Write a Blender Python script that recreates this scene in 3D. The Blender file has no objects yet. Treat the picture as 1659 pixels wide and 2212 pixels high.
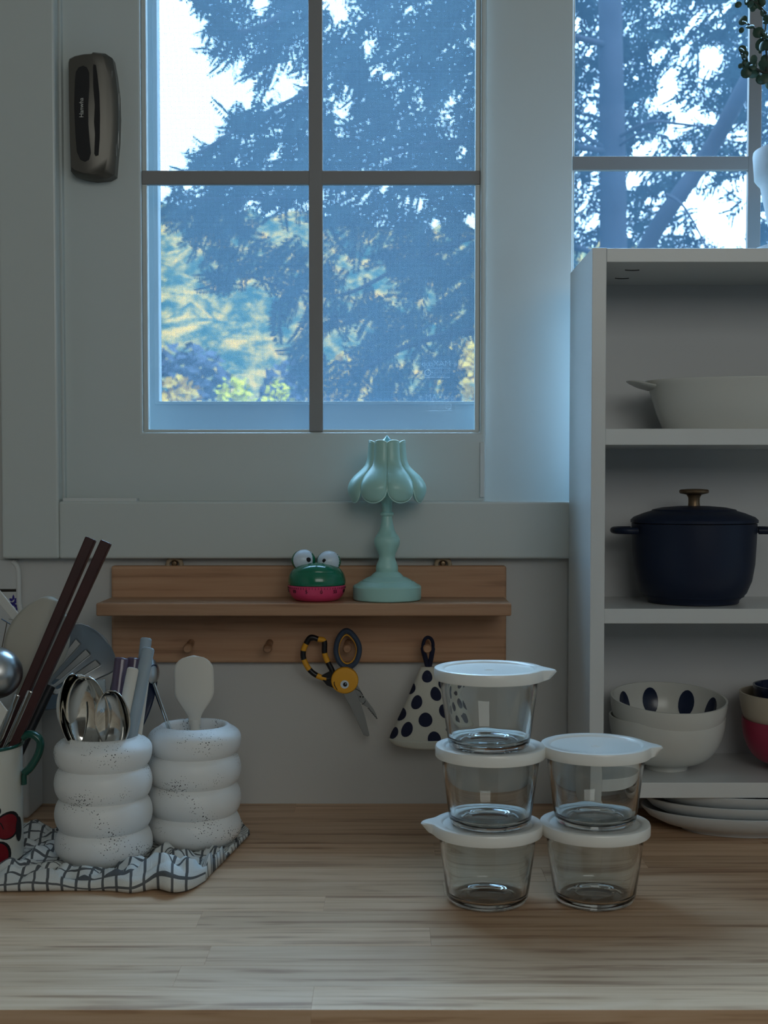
import bpy, bmesh, math, random
from mathutils import Vector, Matrix, noise as mnoise
from math import pi, sin, cos, tan, atan2, sqrt, exp

SC = bpy.context.scene
COL = SC.collection

# ------------------------------------------------------------------ camera
F = 2700.0; PITCH = 0.036; CY = 1152.0; CX = 829.5; ZD = 1.547; ZH = 0.393
cam_d = bpy.data.cameras.new('camera'); cam = bpy.data.objects.new('camera', cam_d); COL.objects.link(cam)
cam_d.sensor_width = 36; cam_d.sensor_fit = 'AUTO'; cam_d.lens = F / 2212 * 36
cam_d.shift_y = (CY - 1106) / 2212
cam_d.clip_start = 0.02; cam_d.clip_end = 500
cam.location = (0, -ZD, ZH); cam.rotation_euler = (pi / 2 - PITCH, 0, 0)
cam_d.dof.use_dof = True; cam_d.dof.focus_distance = 1.36; cam_d.dof.aperture_fstop = 13
SC.camera = cam

def W(px, py, Y):
    """world point on the plane y=Y where something measured in the photograph stands"""
    dx = (px - CX) / F; dz = (CY - py) / F
    d = Vector((dx, cos(PITCH) + dz * sin(PITCH), dz * cos(PITCH) - sin(PITCH)))
    t = (Y + ZD) / d.y
    return Vector((0, -ZD, ZH)) + d * t

# ------------------------------------------------------------------ sky and lights
wd = bpy.data.worlds.new('sky'); SC.world = wd; wd.use_nodes = True
nt = wd.node_tree; nt.nodes.clear()
wo = nt.nodes.new('ShaderNodeOutputWorld'); bg = nt.nodes.new('ShaderNodeBackground')
tc = nt.nodes.new('ShaderNodeTexCoord'); sx = nt.nodes.new('ShaderNodeSeparateXYZ'); rp = nt.nodes.new('ShaderNodeValToRGB')
nt.links.new(tc.outputs['Generated'], sx.inputs[0]); nt.links.new(sx.outputs['Z'], rp.inputs[0])
nt.links.new(rp.outputs[0], bg.inputs[0]); nt.links.new(bg.outputs[0], wo.inputs[0])
e = rp.color_ramp.elements
e[0].position = 0.0; e[0].color = (0.095, 0.120, 0.140, 1)
e[1].position = 1.0; e[1].color = (0.41, 0.69, 1.0, 1)
x = e.new(0.38); x.color = (0.25, 0.39, 0.54, 1)
x = e.new(0.6); x.color = (0.43, 0.70, 1.0, 1)
bg.inputs[1].default_value = 20.5

def area(name, loc, rot, sx_, sy_, power, color, portal=False):
    l = bpy.data.lights.new(name, 'AREA'); l.shape = 'RECTANGLE'; l.size = sx_; l.size_y = sy_
    l.energy = power; l.color = color
    if portal: l.cycles.is_portal = True
    o = bpy.data.objects.new(name, l); o.location = loc; o.rotation_euler = rot; COL.objects.link(o)
    return o
# added fill light behind the camera; no window is built there
area('rear_fill_light', (0.70, -3.3, 1.38), (math.radians(82), 0, 0), 1.8, 1.0, 14.0, (0.98, 1.0, 0.95))
area('window_portal', (0.38, 0.20, 1.16), (-pi / 2, 0, 0), 1.75, 1.6, 1, (1, 1, 1), portal=True)

SC.view_settings.view_transform = 'Standard'; SC.view_settings.look = 'None'
SC.view_settings.gamma = 1; SC.view_settings.use_curve_mapping = False
SC.view_settings.exposure = 0.0
cy = SC.cycles
cy.use_denoising = True
cy.max_bounces = 10; cy.diffuse_bounces = 5; cy.glossy_bounces = 4; cy.transmission_bounces = 10; cy.transparent_max_bounces = 16
cy.sample_clamp_indirect = 6.0; cy.blur_glossy = 0.5
try: cy.denoising_input_passes = 'RGB_ALBEDO_NORMAL'
except Exception: pass

# ------------------------------------------------------------------ materials
def newmat(name):
    m = bpy.data.materials.new(name); m.use_nodes = True; n = m.node_tree
    b = n.nodes['Principled BSDF']
    return m, n, b
def mat(name, col, rough=0.5, metal=0.0, bump=0.0, bscale=80, var=0.0, vscale=6, spec=0.5, trans=0.0, ior=1.45, coat=0.0, sheen=0.0, sub=0.0):
    m, n, b = newmat(name)
    b.inputs['Base Color'].default_value = (*col, 1); b.inputs['Roughness'].default_value = rough
    b.inputs['Metallic'].default_value = metal; b.inputs['IOR'].default_value = ior
    b.inputs['Specular IOR Level'].default_value = spec; b.inputs['Transmission Weight'].default_value = trans
    b.inputs['Coat Weight'].default_value = coat; b.inputs['Sheen Weight'].default_value = sheen
    if var > 0 or bump > 0:
        t = n.nodes.new('ShaderNodeTexCoord')
    if var > 0:
        nz = n.nodes.new('ShaderNodeTexNoise'); nz.inputs['Scale'].default_value = vscale; nz.inputs['Detail'].default_value = 5
        n.links.new(t.outputs['Object'], nz.inputs['Vector'])
        r = n.nodes.new('ShaderNodeValToRGB'); n.links.new(nz.outputs[0], r.inputs[0])
        r.color_ramp.elements[0].position = 0.3; r.color_ramp.elements[1].position = 0.7
        r.color_ramp.elements[0].color = (*[c * (1 - var) for c in col], 1); r.color_ramp.elements[1].color = (*[min(1, c * (1 + var)) for c in col], 1)
        n.links.new(r.outputs[0], b.inputs['Base Color'])
    if bump > 0:
        nz = n.nodes.new('ShaderNodeTexNoise'); nz.inputs['Scale'].default_value = bscale; nz.inputs['Detail'].default_value = 3
        n.links.new(t.outputs['Object'], nz.inputs['Vector'])
        bp = n.nodes.new('ShaderNodeBump'); bp.inputs['Strength'].default_value = bump; bp.inputs['Distance'].default_value = 0.002
        n.links.new(nz.outputs[0], bp.inputs['Height']); n.links.new(bp.outputs[0], b.inputs['Normal'])
    return m
def wood(name, cols, rough=0.5, sc=(1.3, 14, 14), seed=0.0, bump=0.15, coat=0.0):
    m, n, b = newmat(name)
    t = n.nodes.new('ShaderNodeTexCoord'); oi = n.nodes.new('ShaderNodeObjectInfo')
    mp = n.nodes.new('ShaderNodeMapping'); mp.inputs['Scale'].default_value = sc
    cb = n.nodes.new('ShaderNodeCombineXYZ'); mu = n.nodes.new('ShaderNodeMath'); mu.operation = 'MULTIPLY'; mu.inputs[1].default_value = 37.0
    n.links.new(oi.outputs['Random'], mu.inputs[0])
    for k in range(3): n.links.new(mu.outputs[0], cb.inputs[k])
    ad = n.nodes.new('ShaderNodeVectorMath'); ad.operation = 'ADD'
    n.links.new(t.outputs['Object'], mp.inputs[0]); n.links.new(mp.outputs[0], ad.inputs[0]); n.links.new(cb.outputs[0], ad.inputs[1])
    n1 = n.nodes.new('ShaderNodeTexNoise'); n1.inputs['Scale'].default_value = 1.2; n1.inputs['Detail'].default_value = 6; n1.inputs['Distortion'].default_value = 0.6
    n.links.new(ad.outputs[0], n1.inputs['Vector'])
    # cathedral rings: sine of noise
    ms = n.nodes.new('ShaderNodeMath'); ms.operation = 'MULTIPLY'; ms.inputs[1].default_value = 46.0
    sn = n.nodes.new('ShaderNodeMath'); sn.operation = 'SINE'
    n.links.new(n1.outputs[0], ms.inputs[0]); n.links.new(ms.outputs[0], sn.inputs[0])
    mp2 = n.nodes.new('ShaderNodeMapping'); mp2.inputs['Scale'].default_value = (2.2, 5, 5)
    n.links.new(ad.outputs[0], mp2.inputs[0])
    n2 = n.nodes.new('ShaderNodeTexNoise'); n2.inputs['Scale'].default_value = 1.0; n2.inputs['Detail'].default_value = 4
    n.links.new(mp2.outputs[0], n2.inputs['Vector'])
    mx = n.nodes.new('ShaderNodeMath'); mx.operation = 'MULTIPLY_ADD'; mx.inputs[1].default_value = 0.05
    n.links.new(sn.outputs[0], mx.inputs[0]); n.links.new(n2.outputs[0], mx.inputs[2])
    # fine fibres along the grain
    mp3 = n.nodes.new('ShaderNodeMapping'); mp3.inputs['Scale'].default_value = (5, 16, 16); n.links.new(ad.outputs[0], mp3.inputs[0])
    n3 = n.nodes.new('ShaderNodeTexNoise'); n3.inputs['Scale'].default_value = 1.0; n3.inputs['Detail'].default_value = 3
    n.links.new(mp3.outputs[0], n3.inputs['Vector'])
    m3 = n.nodes.new('ShaderNodeMath'); m3.operation = 'MULTIPLY_ADD'; m3.inputs[1].default_value = 0.42; n.links.new(n3.outputs[0], m3.inputs[0])
    a3 = n.nodes.new('ShaderNodeMath'); a3.operation = 'SUBTRACT'; a3.inputs[1].default_value = 0.21
    n.links.new(mx.outputs[0], m3.inputs[2]); n.links.new(m3.outputs[0], a3.inputs[0])
    r = n.nodes.new('ShaderNodeValToRGB'); n.links.new(a3.outputs[0], r.inputs[0])
    el = r.color_ramp.elements; el[0].position = 0.27; el[0].color = (*cols[0], 1); el[1].position = 0.72; el[1].color = (*cols[2], 1)
    q = el.new(0.45); q.color = (*cols[1], 1)
    hs = n.nodes.new('ShaderNodeHueSaturation')
    mr = n.nodes.new('ShaderNodeMapRange'); mr.inputs[3].default_value = 0.90; mr.inputs[4].default_value = 1.08
    n.links.new(oi.outputs['Random'], mr.inputs[0]); n.links.new(mr.outputs[0], hs.inputs['Value'])
    n.links.new(r.outputs[0], hs.inputs['Color']); n.links.new(hs.outputs[0], b.inputs['Base Color'])
    b.inputs['Roughness'].default_value = rough; b.inputs['Coat Weight'].default_value = coat; b.inputs['Coat Roughness'].default_value = 0.25
    bp = n.nodes.new('ShaderNodeBump'); bp.inputs['Strength'].default_value = bump; bp.inputs['Distance'].default_value = 0.0006
    n.links.new(n2.outputs[0], bp.inputs['Height']); n.links.new(bp.outputs[0], b.inputs['Normal'])
    return m

M = {}
M['wall'] = mat('wall_paint', (0.56, 0.56, 0.54), 0.75, bump=0.08, bscale=160, var=0.03, vscale=3)
M['casing'] = mat('casing_paint', (0.56, 0.60, 0.58), 0.32, bump=0.01, bscale=120)
M['pvc'] = mat('window_pvc', (0.56, 0.61, 0.60), 0.38)
M['muntin'] = mat('muntin_tape', (0.24, 0.235, 0.235), 0.5)
M['frame_out'] = mat('outer_frame', (0.35, 0.40, 0.42), 0.4)
M['cabinet'] = mat('bookcase_board', (0.62, 0.63, 0.62), 0.26, bump=0.01, bscale=200)
M['backboard'] = mat('bookcase_back', (0.56, 0.57, 0.58), 0.5)
M['counter'] = wood('counter_wood', [(0.33, 0.175, 0.092), (0.58, 0.365, 0.215), (0.68, 0.46, 0.30)], rough=0.42, sc=(1.8, 17, 17), bump=0.2)
M['shelfwood'] = wood('shelf_wood', [(0.25, 0.125, 0.066), (0.41, 0.225, 0.125), (0.48, 0.285, 0.17)], rough=0.55, sc=(1.4, 14, 14))
M['ceramic'] = None
M['mint'] = mat('mint_enamel', (0.36, 0.62, 0.565), 0.32, spec=0.6, bump=0.02, bscale=60)
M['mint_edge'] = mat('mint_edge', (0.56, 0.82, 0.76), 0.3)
M['crystal'] = mat('crystal', (0.45, 0.85, 0.92), 0.05, trans=0.7, spec=0.6)
M['frog'] = mat('frog_green', (0.008, 0.16, 0.085), 0.18, spec=0.6, coat=0.3)
M['frog_pink'] = mat('timer_pink', (0.72, 0.06, 0.17), 0.3)
M['eye'] = mat('eye_white', (0.62, 0.72, 0.82), 0.2)
M['black'] = mat('black_print', (0.008, 0.008, 0.01), 0.35)
M['navy'] = mat('navy_enamel', (0.008, 0.014, 0.035), 0.42, spec=0.35)
M['navy_cloth'] = mat('navy_cloth', (0.010, 0.014, 0.04), 0.9, bump=0.3, bscale=900)
M['cloth'] = mat('cream_cloth', (0.55, 0.54, 0.47), 0.95, bump=0.3, bscale=900)
M['lining'] = mat('white_lining', (0.55, 0.55, 0.48), 0.95, bump=0.2, bscale=500)
M['brass'] = mat('aged_brass', (0.22, 0.15, 0.09), 0.38, metal=0.8)
M['steel'] = mat('polished_steel', (0.62, 0.62, 0.60), 0.08, metal=1.0)
M['steel_soft'] = mat('brushed_steel', (0.50, 0.51, 0.52), 0.3, metal=1.0)
M['blade'] = mat('scissor_steel', (0.25, 0.26, 0.26), 0.45, metal=0.7)
M['turner'] = mat('dark_steel_turner', (0.26, 0.27, 0.27), 0.34, metal=0.85)
M['blackwood'] = mat('dark_rosewood', (0.045, 0.012, 0.012), 0.4, bump=0.1, bscale=60, var=0.3, vscale=20)
M['blackplastic'] = mat('black_plastic', (0.008, 0.008, 0.01), 0.4)
M['silicone_grey'] = mat('warm_grey_silicone', (0.42, 0.40, 0.34), 0.55)
M['silicone_cream'] = mat('cream_silicone', (0.66, 0.63, 0.56), 0.5)
M['silicone_blue'] = mat('grey_blue_silicone', (0.30, 0.37, 0.42), 0.5)
M['white_plastic'] = mat('white_plastic', (0.66, 0.66, 0.62), 0.35)
M['plum'] = mat('plum_plastic', (0.10, 0.07, 0.11), 0.22, coat=0.3)
M['clear'] = mat('clear_plastic', (0.8, 0.85, 0.85), 0.12, trans=0.8)
M['bluegrey'] = mat('blue_grey_plastic', (0.16, 0.23, 0.30), 0.35)
M['glass'] = mat('clear_glass', (0.96, 0.985, 0.98), 0.0, trans=1.0, ior=1.47)
M['lid'] = mat('white_lid', (0.86, 0.85, 0.80), 0.28, spec=0.7)
M['china'] = mat('white_china', (0.60, 0.60, 0.56), 0.22, spec=0.5)
M['plate'] = mat('grey_white_plate', (0.56, 0.59, 0.60), 0.3)
M['beige'] = mat('beige_bowl', (0.50, 0.43, 0.33), 0.4)
M['red'] = mat('red_bowl', (0.34, 0.025, 0.065), 0.35)
M['dotnavy'] = mat('navy_glaze', (0.008, 0.015, 0.045), 0.2)
M['enamel'] = mat('cream_enamel', (0.62, 0.61, 0.54), 0.2, coat=0.3)
M['green_rim'] = mat('green_enamel', (0.006, 0.07, 0.05), 0.22, coat=0.3)
M['cherry'] = mat('cherry_red', (0.20, 0.006, 0.012), 0.25)
M['bronze'] = mat('bronze_paint', (0.105, 0.10, 0.088), 0.36, metal=0.55)
M['yellow'] = mat('yellow_rubber', (0.72, 0.34, 0.02), 0.55)
M['bluering'] = mat('blue_grey_rubber', (0.05, 0.075, 0.12), 0.4)
M['tile'] = mat('white_tile', (0.55, 0.56, 0.55), 0.3, bump=0.02)
M['grout'] = mat('dark_joint', (0.02, 0.015, 0.01), 0.8)
M['flower'] = mat('blue_flower_glaze', (0.03, 0.02, 0.22), 0.4)
M['sealant'] = mat('white_sealant', (0.62, 0.64, 0.63), 0.5)
M['rope'] = mat('jute', (0.36, 0.28, 0.19), 0.9, bump=0.4, bscale=300)
M['pot'] = mat('white_clay_pot', (0.55, 0.58, 0.62), 0.6, bump=0.1, bscale=60)
M['soil'] = mat('soil', (0.03, 0.02, 0.015), 0.95, bump=0.5)
M['stem'] = mat('plant_stem', (0.025, 0.03, 0.02), 0.7)
M['pleaf'] = mat('houseplant_leaf', (0.035, 0.075, 0.05), 0.4)
M['bark'] = mat('bark', (0.012, 0.011, 0.014), 0.95, bump=0.5, bscale=20, var=0.3, spec=0.08)
M['floor'] = mat('floor_vinyl', (0.30, 0.24, 0.18), 0.5, var=0.1)
M['ceiling'] = mat('ceiling_paint', (0.6, 0.6, 0.58), 0.8)
M['base'] = mat('base_cabinet_front', (0.55, 0.55, 0.52), 0.4)

# speckled ceramic
m, n, b = newmat('speckled_ceramic')
t = n.nodes.new('ShaderNodeTexCoord'); v = n.nodes.new('ShaderNodeTexVoronoi'); v.inputs['Scale'].default_value = 430
nz = n.nodes.new('ShaderNodeTexNoise'); nz.inputs['Scale'].default_value = 28; nz.inputs['Detail'].default_value = 3
n.links.new(t.outputs['Object'], v.inputs['Vector']); n.links.new(t.outputs['Object'], nz.inputs['Vector'])
r2 = n.nodes.new('ShaderNodeMapRange'); r2.inputs[1].default_value = 0.47; r2.inputs[2].default_value = 0.76; r2.inputs[3].default_value = 0.0; r2.inputs[4].default_value = 0.5
n.links.new(nz.outputs[0], r2.inputs[0])
lt = n.nodes.new('ShaderNodeMath'); lt.operation = 'LESS_THAN'; n.links.new(v.outputs['Distance'], lt.inputs[0])
v2 = n.nodes.new('ShaderNodeMath'); v2.operation = 'MULTIPLY'; n.links.new(r2.outputs[0], v2.inputs[0]); v2.inputs[1].default_value = 0.9
n.links.new(v2.outputs[0], lt.inputs[1])
mxc = n.nodes.new('ShaderNodeMix'); mxc.data_type = 'RGBA'; n.links.new(lt.outputs[0], mxc.inputs[0])
mxc.inputs[6].default_value = (0.80, 0.81, 0.80, 1); mxc.inputs[7].default_value = (0.07, 0.07, 0.075, 1)
n.links.new(mxc.outputs[2], b.inputs['Base Color']); b.inputs['Roughness'].default_value = 0.4
M['ceramic'] = m

def grid_lines(n, src, spacing, width, axis_out):
    a = n.nodes.new('ShaderNodeMath'); a.operation = 'DIVIDE'; a.inputs[1].default_value = spacing; n.links.new(src, a.inputs[0])
    f = n.nodes.new('ShaderNodeMath'); f.operation = 'FRACT'; n.links.new(a.outputs[0], f.inputs[0])
    l = n.nodes.new('ShaderNodeMath'); l.operation = 'LESS_THAN'; l.inputs[1].default_value = width / spacing; n.links.new(f.outputs[0], l.inputs[0])
    return l.outputs[0]
# checked towel
m, n, b = newmat('checked_cotton')
t = n.nodes.new('ShaderNodeTexCoord')
dn = n.nodes.new('ShaderNodeTexNoise'); dn.inputs['Scale'].default_value = 40; n.links.new(t.outputs['UV'], dn.inputs['Vector'])
sc_ = n.nodes.new('ShaderNodeVectorMath'); sc_.operation = 'SCALE'; sc_.inputs['Scale'].default_value = 0.004; n.links.new(dn.outputs['Color'], sc_.inputs[0])
ad = n.nodes.new('ShaderNodeVectorMath'); ad.operation = 'ADD'; n.links.new(t.outputs['UV'], ad.inputs[0]); n.links.new(sc_.outputs[0], ad.inputs[1])
sp = n.nodes.new('ShaderNodeSeparateXYZ'); n.links.new(ad.outputs[0], sp.inputs[0])
l1 = grid_lines(n, sp.outputs['X'], 0.0135, 0.0026, 0); l2 = grid_lines(n, sp.outputs['Y'], 0.0125, 0.0024, 0)
mxm = n.nodes.new('ShaderNodeMath'); mxm.operation = 'MAXIMUM'; n.links.new(l1, mxm.inputs[0]); n.links.new(l2, mxm.inputs[1])
sm = n.nodes.new('ShaderNodeMath'); sm.operation = 'ADD'; n.links.new(l1, sm.inputs[0]); n.links.new(l2, sm.inputs[1])
fn = n.nodes.new('ShaderNodeTexNoise'); fn.inputs['Scale'].default_value = 900; n.links.new(t.outputs['UV'], fn.inputs['Vector'])
mf = n.nodes.new('ShaderNodeMath'); mf.operation = 'MULTIPLY_ADD'; mf.inputs[1].default_value = 0.85; mf.inputs[2].default_value = 0.0; n.links.new(mxm.outputs[0], mf.inputs[0])
mxc = n.nodes.new('ShaderNodeMix'); mxc.data_type = 'RGBA'; n.links.new(mf.outputs[0], mxc.inputs[0])
mxc.inputs[6].default_value = (0.66, 0.68, 0.66, 1); mxc.inputs[7].default_value = (0.012, 0.018, 0.03, 1)
n.links.new(mxc.outputs[2], b.inputs['Base Color']); b.inputs['Roughness'].default_value = 0.95
bp = n.nodes.new('ShaderNodeBump'); bp.inputs['Strength'].default_value = 0.5; bp.inputs['Distance'].default_value = 0.001
n.links.new(fn.outputs[0], bp.inputs['Height']); n.links.new(bp.outputs[0], b.inputs['Normal'])
M['towel'] = m

def pane_mat(name, k, tint):
    m = bpy.data.materials.new(name); m.use_nodes = True; n = m.node_tree; n.nodes.clear()
    o = n.nodes.new('ShaderNodeOutputMaterial'); tr = n.nodes.new('ShaderNodeBsdfTransparent'); gl = n.nodes.new('ShaderNodeBsdfGlossy')
    gl.inputs['Roughness'].default_value = 0.02; fr = n.nodes.new('ShaderNodeFresnel'); fr.inputs[0].default_value = 1.07
    tl = n.nodes.new('ShaderNodeBsdfTranslucent'); tl.inputs[0].default_value = (*tint, 1)
    tr.inputs[0].default_value = (0.95, 0.985, 1.0, 1)
    m1 = n.nodes.new('ShaderNodeMixShader'); m2 = n.nodes.new('ShaderNodeMixShader')
    n.links.new(fr.outputs[0], m1.inputs[0]); n.links.new(tr.outputs[0], m1.inputs[1]); n.links.new(gl.outputs[0], m1.inputs[2])
    # uneven dusty film whose blue tint paints in the hazy light veil
    t = n.nodes.new('ShaderNodeTexCoord'); nz = n.nodes.new('ShaderNodeTexNoise'); nz.inputs['Scale'].default_value = 9; nz.inputs['Detail'].default_value = 6
    n.links.new(t.outputs['Object'], nz.inputs['Vector'])
    mr = n.nodes.new('ShaderNodeMapRange'); mr.inputs[1].default_value = 0.3; mr.inputs[2].default_value = 0.7
    mr.inputs[3].default_value = k * 0.9; mr.inputs[4].default_value = k * 1.1
    n.links.new(nz.outputs[0], mr.inputs[0]); n.links.new(mr.outputs[0], m2.inputs[0])
    n.links.new(m1.outputs[0], m2.inputs[1]); n.links.new(tl.outputs[0], m2.inputs[2]); n.links.new(m2.outputs[0], o.inputs[0])
    return m
M['pane_a'] = pane_mat('hazy_dusty_pane', 0.029, (0.38, 0.68, 1.0))
M['pane_b'] = pane_mat('hazy_dusty_pane_clearer', 0.028, (0.38, 0.68, 1.0))

# insect screen: woven grid with real holes, as alpha of a fine relief surface
m = bpy.data.materials.new('insect_mesh'); m.use_nodes = True; n = m.node_tree; n.nodes.clear()
o = n.nodes.new('ShaderNodeOutputMaterial'); t = n.nodes.new('ShaderNodeTexCoord'); sp = n.nodes.new('ShaderNodeSeparateXYZ')
n.links.new(t.outputs['Object'], sp.inputs[0])
l1 = grid_lines(n, sp.outputs['X'], 0.00165, 0.0005, 0); l2 = grid_lines(n, sp.outputs['Z'], 0.00165, 0.0005, 0)
mxm = n.nodes.new('ShaderNodeMath'); mxm.operation = 'MAXIMUM'; n.links.new(l1, mxm.inputs[0]); n.links.new(l2, mxm.inputs[1])
tr = n.nodes.new('ShaderNodeBsdfTransparent'); df = n.nodes.new('ShaderNodeBsdfDiffuse'); df.inputs[0].default_value = (0.036, 0.052, 0.068, 1)
tl = n.nodes.new('ShaderNodeBsdfTranslucent'); tl.inputs[0].default_value = (0.048, 0.068, 0.086, 1)
a1 = n.nodes.new('ShaderNodeAddShader'); n.links.new(df.outputs[0], a1.inputs[0]); n.links.new(tl.outputs[0], a1.inputs[1])
ms = n.nodes.new('ShaderNodeMixShader'); n.links.new(mxm.outputs[0], ms.inputs[0]); n.links.new(tr.outputs[0], ms.inputs[1]); n.links.new(a1.outputs[0], ms.inputs[2])
n.links.new(ms.outputs[0], o.inputs[0]); M['mesh'] = m
# faint etched stamp
m = bpy.data.materials.new('etched_stamp'); m.use_nodes = True; n = m.node_tree; n.nodes.clear()
o = n.nodes.new('ShaderNodeOutputMaterial'); tr = n.nodes.new('ShaderNodeBsdfTransparent'); tl = n.nodes.new('ShaderNodeBsdfTranslucent')
tl.inputs[0].default_value = (0.9, 0.95, 1, 1); ms = n.nodes.new('ShaderNodeMixShader'); ms.inputs[0].default_value = 0.10
n.links.new(tr.outputs[0], ms.inputs[1]); n.links.new(tl.outputs[0], ms.inputs[2]); n.links.new(ms.outputs[0], o.inputs[0]); M['etch'] = m
# tree foliage
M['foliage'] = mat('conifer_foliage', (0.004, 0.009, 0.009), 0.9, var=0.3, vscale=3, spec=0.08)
# hillside: forest colours, warmed to stand in for sunlight
m, n, b = newmat('hillside')
t = n.nodes.new('ShaderNodeTexCoord'); nz = n.nodes.new('ShaderNodeTexNoise'); nz.inputs['Scale'].default_value = 1.5; nz.inputs['Detail'].default_value = 10
nz.inputs['Roughness'].default_value = 0.7
n.links.new(t.outputs['Object'], nz.inputs['Vector']); r = n.nodes.new('ShaderNodeValToRGB'); n.links.new(nz.outputs[0], r.inputs[0])
el = r.color_ramp.elements; el[0].position = 0.40; el[0].color = (0.008, 0.026, 0.022, 1); el[1].position = 0.64; el[1].color = (0.32, 0.135, 0.022, 1)
q = el.new(0.47); q.color = (0.030, 0.042, 0.026, 1); q = el.new(0.56); q.color = (0.165, 0.100, 0.028, 1)
n.links.new(r.outputs[0], b.inputs['Base Color']); b.inputs['Roughness'].default_value = 1.0; b.inputs['Specular IOR Level'].default_value = 0.0; M['hill'] = m
M['lime'] = mat('lime_foliage', (0.30, 0.24, 0.010), 0.9, spec=0.0, var=0.35, vscale=5)
M['slate'] = mat('slate_foliage', (0.035, 0.035, 0.045), 0.9, spec=0.0, var=0.4, vscale=4)
M['gold'] = mat('gold_foliage', (0.32, 0.17, 0.02), 0.9, spec=0.0, var=0.35, vscale=5)
M['grass'] = mat('grass_ground', (0.03, 0.03, 0.01), 1.0, var=0.3, vscale=0.8)

# ------------------------------------------------------------------ builders
def link(o, parent=None):
    COL.objects.link(o)
    if parent is not None: o.parent = parent
    return o
def meshobj(name, verts, faces, mt=None, parent=None, smooth=True, mats=None, fm=None):
    me = bpy.data.meshes.new(name); me.from_pydata([tuple(v) for v in verts], [], faces); me.update()
    for q in (mats or ([mt] if mt else [])): me.materials.append(q)
    if smooth:
        for p in me.polygons: p.use_smooth = True
    if fm:
        for p, k in zip(me.polygons, fm): p.material_index = k
    return link(bpy.data.objects.new(name, me), parent)
def fixn(o):
    bm = bmesh.new(); bm.from_mesh(o.data); bmesh.ops.recalc_face_normals(bm, faces=bm.faces); bm.to_mesh(o.data); bm.free(); return o
def autosmooth(o, ang=35):
    me = o.data; bm = bmesh.new(); bm.from_mesh(me)
    for f in bm.faces: f.smooth = True
    for ed in bm.edges:
        if len(ed.link_faces) == 2 and ed.calc_face_angle(0) > math.radians(ang): ed.smooth = False
    bm.to_mesh(me); bm.free(); return o
def bevel(o, w, seg=2, ang=30):
    md = o.modifiers.new('bevel', 'BEVEL'); md.width = w; md.segments = seg; md.limit_method = 'ANGLE'; md.angle_limit = math.radians(ang); return o
def thing(name, label, cat, loc=(0, 0, 0), group=None, kind=None):
    o = bpy.data.objects.new(name, None); o.empty_display_size = 0.02; COL.objects.link(o); o.location = loc
    if label: o['label'] = label
    if cat: o['category'] = cat
    if group: o['group'] = group
    if kind: o['kind'] = kind
    return o
def tag(o, label=None, cat=None, group=None, kind=None):
    if label: o['label'] = label
    if cat: o['category'] = cat
    if group: o['group'] = group
    if kind: o['kind'] = kind
    return o
def box(name, x0, x1, y0, y1, z0, z1, mt, parent=None, bev=0.0, seg=2):
    """box in world numbers; its mesh is centred on the box and the object carries the position"""
    c = Vector(((x0 + x1) / 2, (y0 + y1) / 2, (z0 + z1) / 2)); a, bb, d = abs(x1 - x0) / 2, abs(y1 - y0) / 2, abs(z1 - z0) / 2
    vs = [(sx_ * a, sy_ * bb, sz_ * d) for sx_ in (-1, 1) for sy_ in (-1, 1) for sz_ in (-1, 1)]
    fs = [(0, 1, 3, 2), (4, 6, 7, 5), (0, 4, 5, 1), (2, 3, 7, 6), (0, 2, 6, 4), (1, 5, 7, 3)]
    o = meshobj(name, vs, fs, mt, parent, smooth=False)
    o.location = c - (parent.location if parent is not None else Vector())
    if bev:
        bevel(o, bev, seg)
        for p in o.data.polygons: p.use_smooth = True
        autosmooth(o, 40) if False else None
        for p in o.data.polygons: p.use_smooth = False
    return o
def frame_mesh(name, xo0, xo1, zo0, zo1, xi0, xi1, zi0, zi1, y0, y1, mt, parent, bev=0.002):
    vs = []; 
    for y in (y0, y1):
        vs += [(xo0, y, zo0), (xo1, y, zo0), (xo1, y, zo1), (xo0, y, zo1), (xi0, y, zi0), (xi1, y, zi0), (xi1, y, zi1), (xi0, y, zi1)]
    fs = []
    for k in range(4):
        q = (k + 1) % 4
        fs += [(k, q, 4 + q, 4 + k), (8 + q, 8 + k, 12 + k, 12 + q), (8 + k, 8 + q, q, k), (4 + k, 4 + q, 12 + q, 12 + k)]
    pl = parent.location if parent is not None else Vector()
    vs = [Vector(v) - pl for v in vs]
    o = meshobj(name, vs, fs, mt, parent, smooth=False); fixn(o)
    if bev: bevel(o, bev, 2)
    return o
def lathe(name, prof, mt, parent=None, seg=64, loc=(0, 0, 0), sx_=1, sy_=1, rmod=None, ang=35, mats=None, matk=None):
    """prof: [(r,z)...]; r=0 ends close into a point"""
    vs = []; rows = []
    for i, (r, z) in enumerate(prof):
        if r < 1e-6: rows.append([len(vs)]); vs.append((0, 0, z))
        else:
            row = []
            for k in range(seg):
                a = 2 * pi * k / seg; rr = r * (rmod(a, i) if rmod else 1)
                row.append(len(vs)); vs.append((rr * cos(a) * sx_, rr * sin(a) * sy_, z))
            rows.append(row)
    fs = []; fm = []
    for i in range(len(rows) - 1):
        A, B = rows[i], rows[i + 1]
        for k in range(seg):
            q = (k + 1) % seg
            if len(A) == 1 and len(B) == 1: continue
            if len(A) == 1: fs.append((A[0], B[q], B[k]))
            elif len(B) == 1: fs.append((A[k], A[q], B[0]))
            else: fs.append((A[k], A[q], B[q], B[k]))
            fm.append(matk[i] if matk else 0)
    o = meshobj(name, vs, fs, mt, parent, mats=mats, fm=fm if matk else None); fixn(o); autosmooth(o, ang); o.location = loc
    return o
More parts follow.
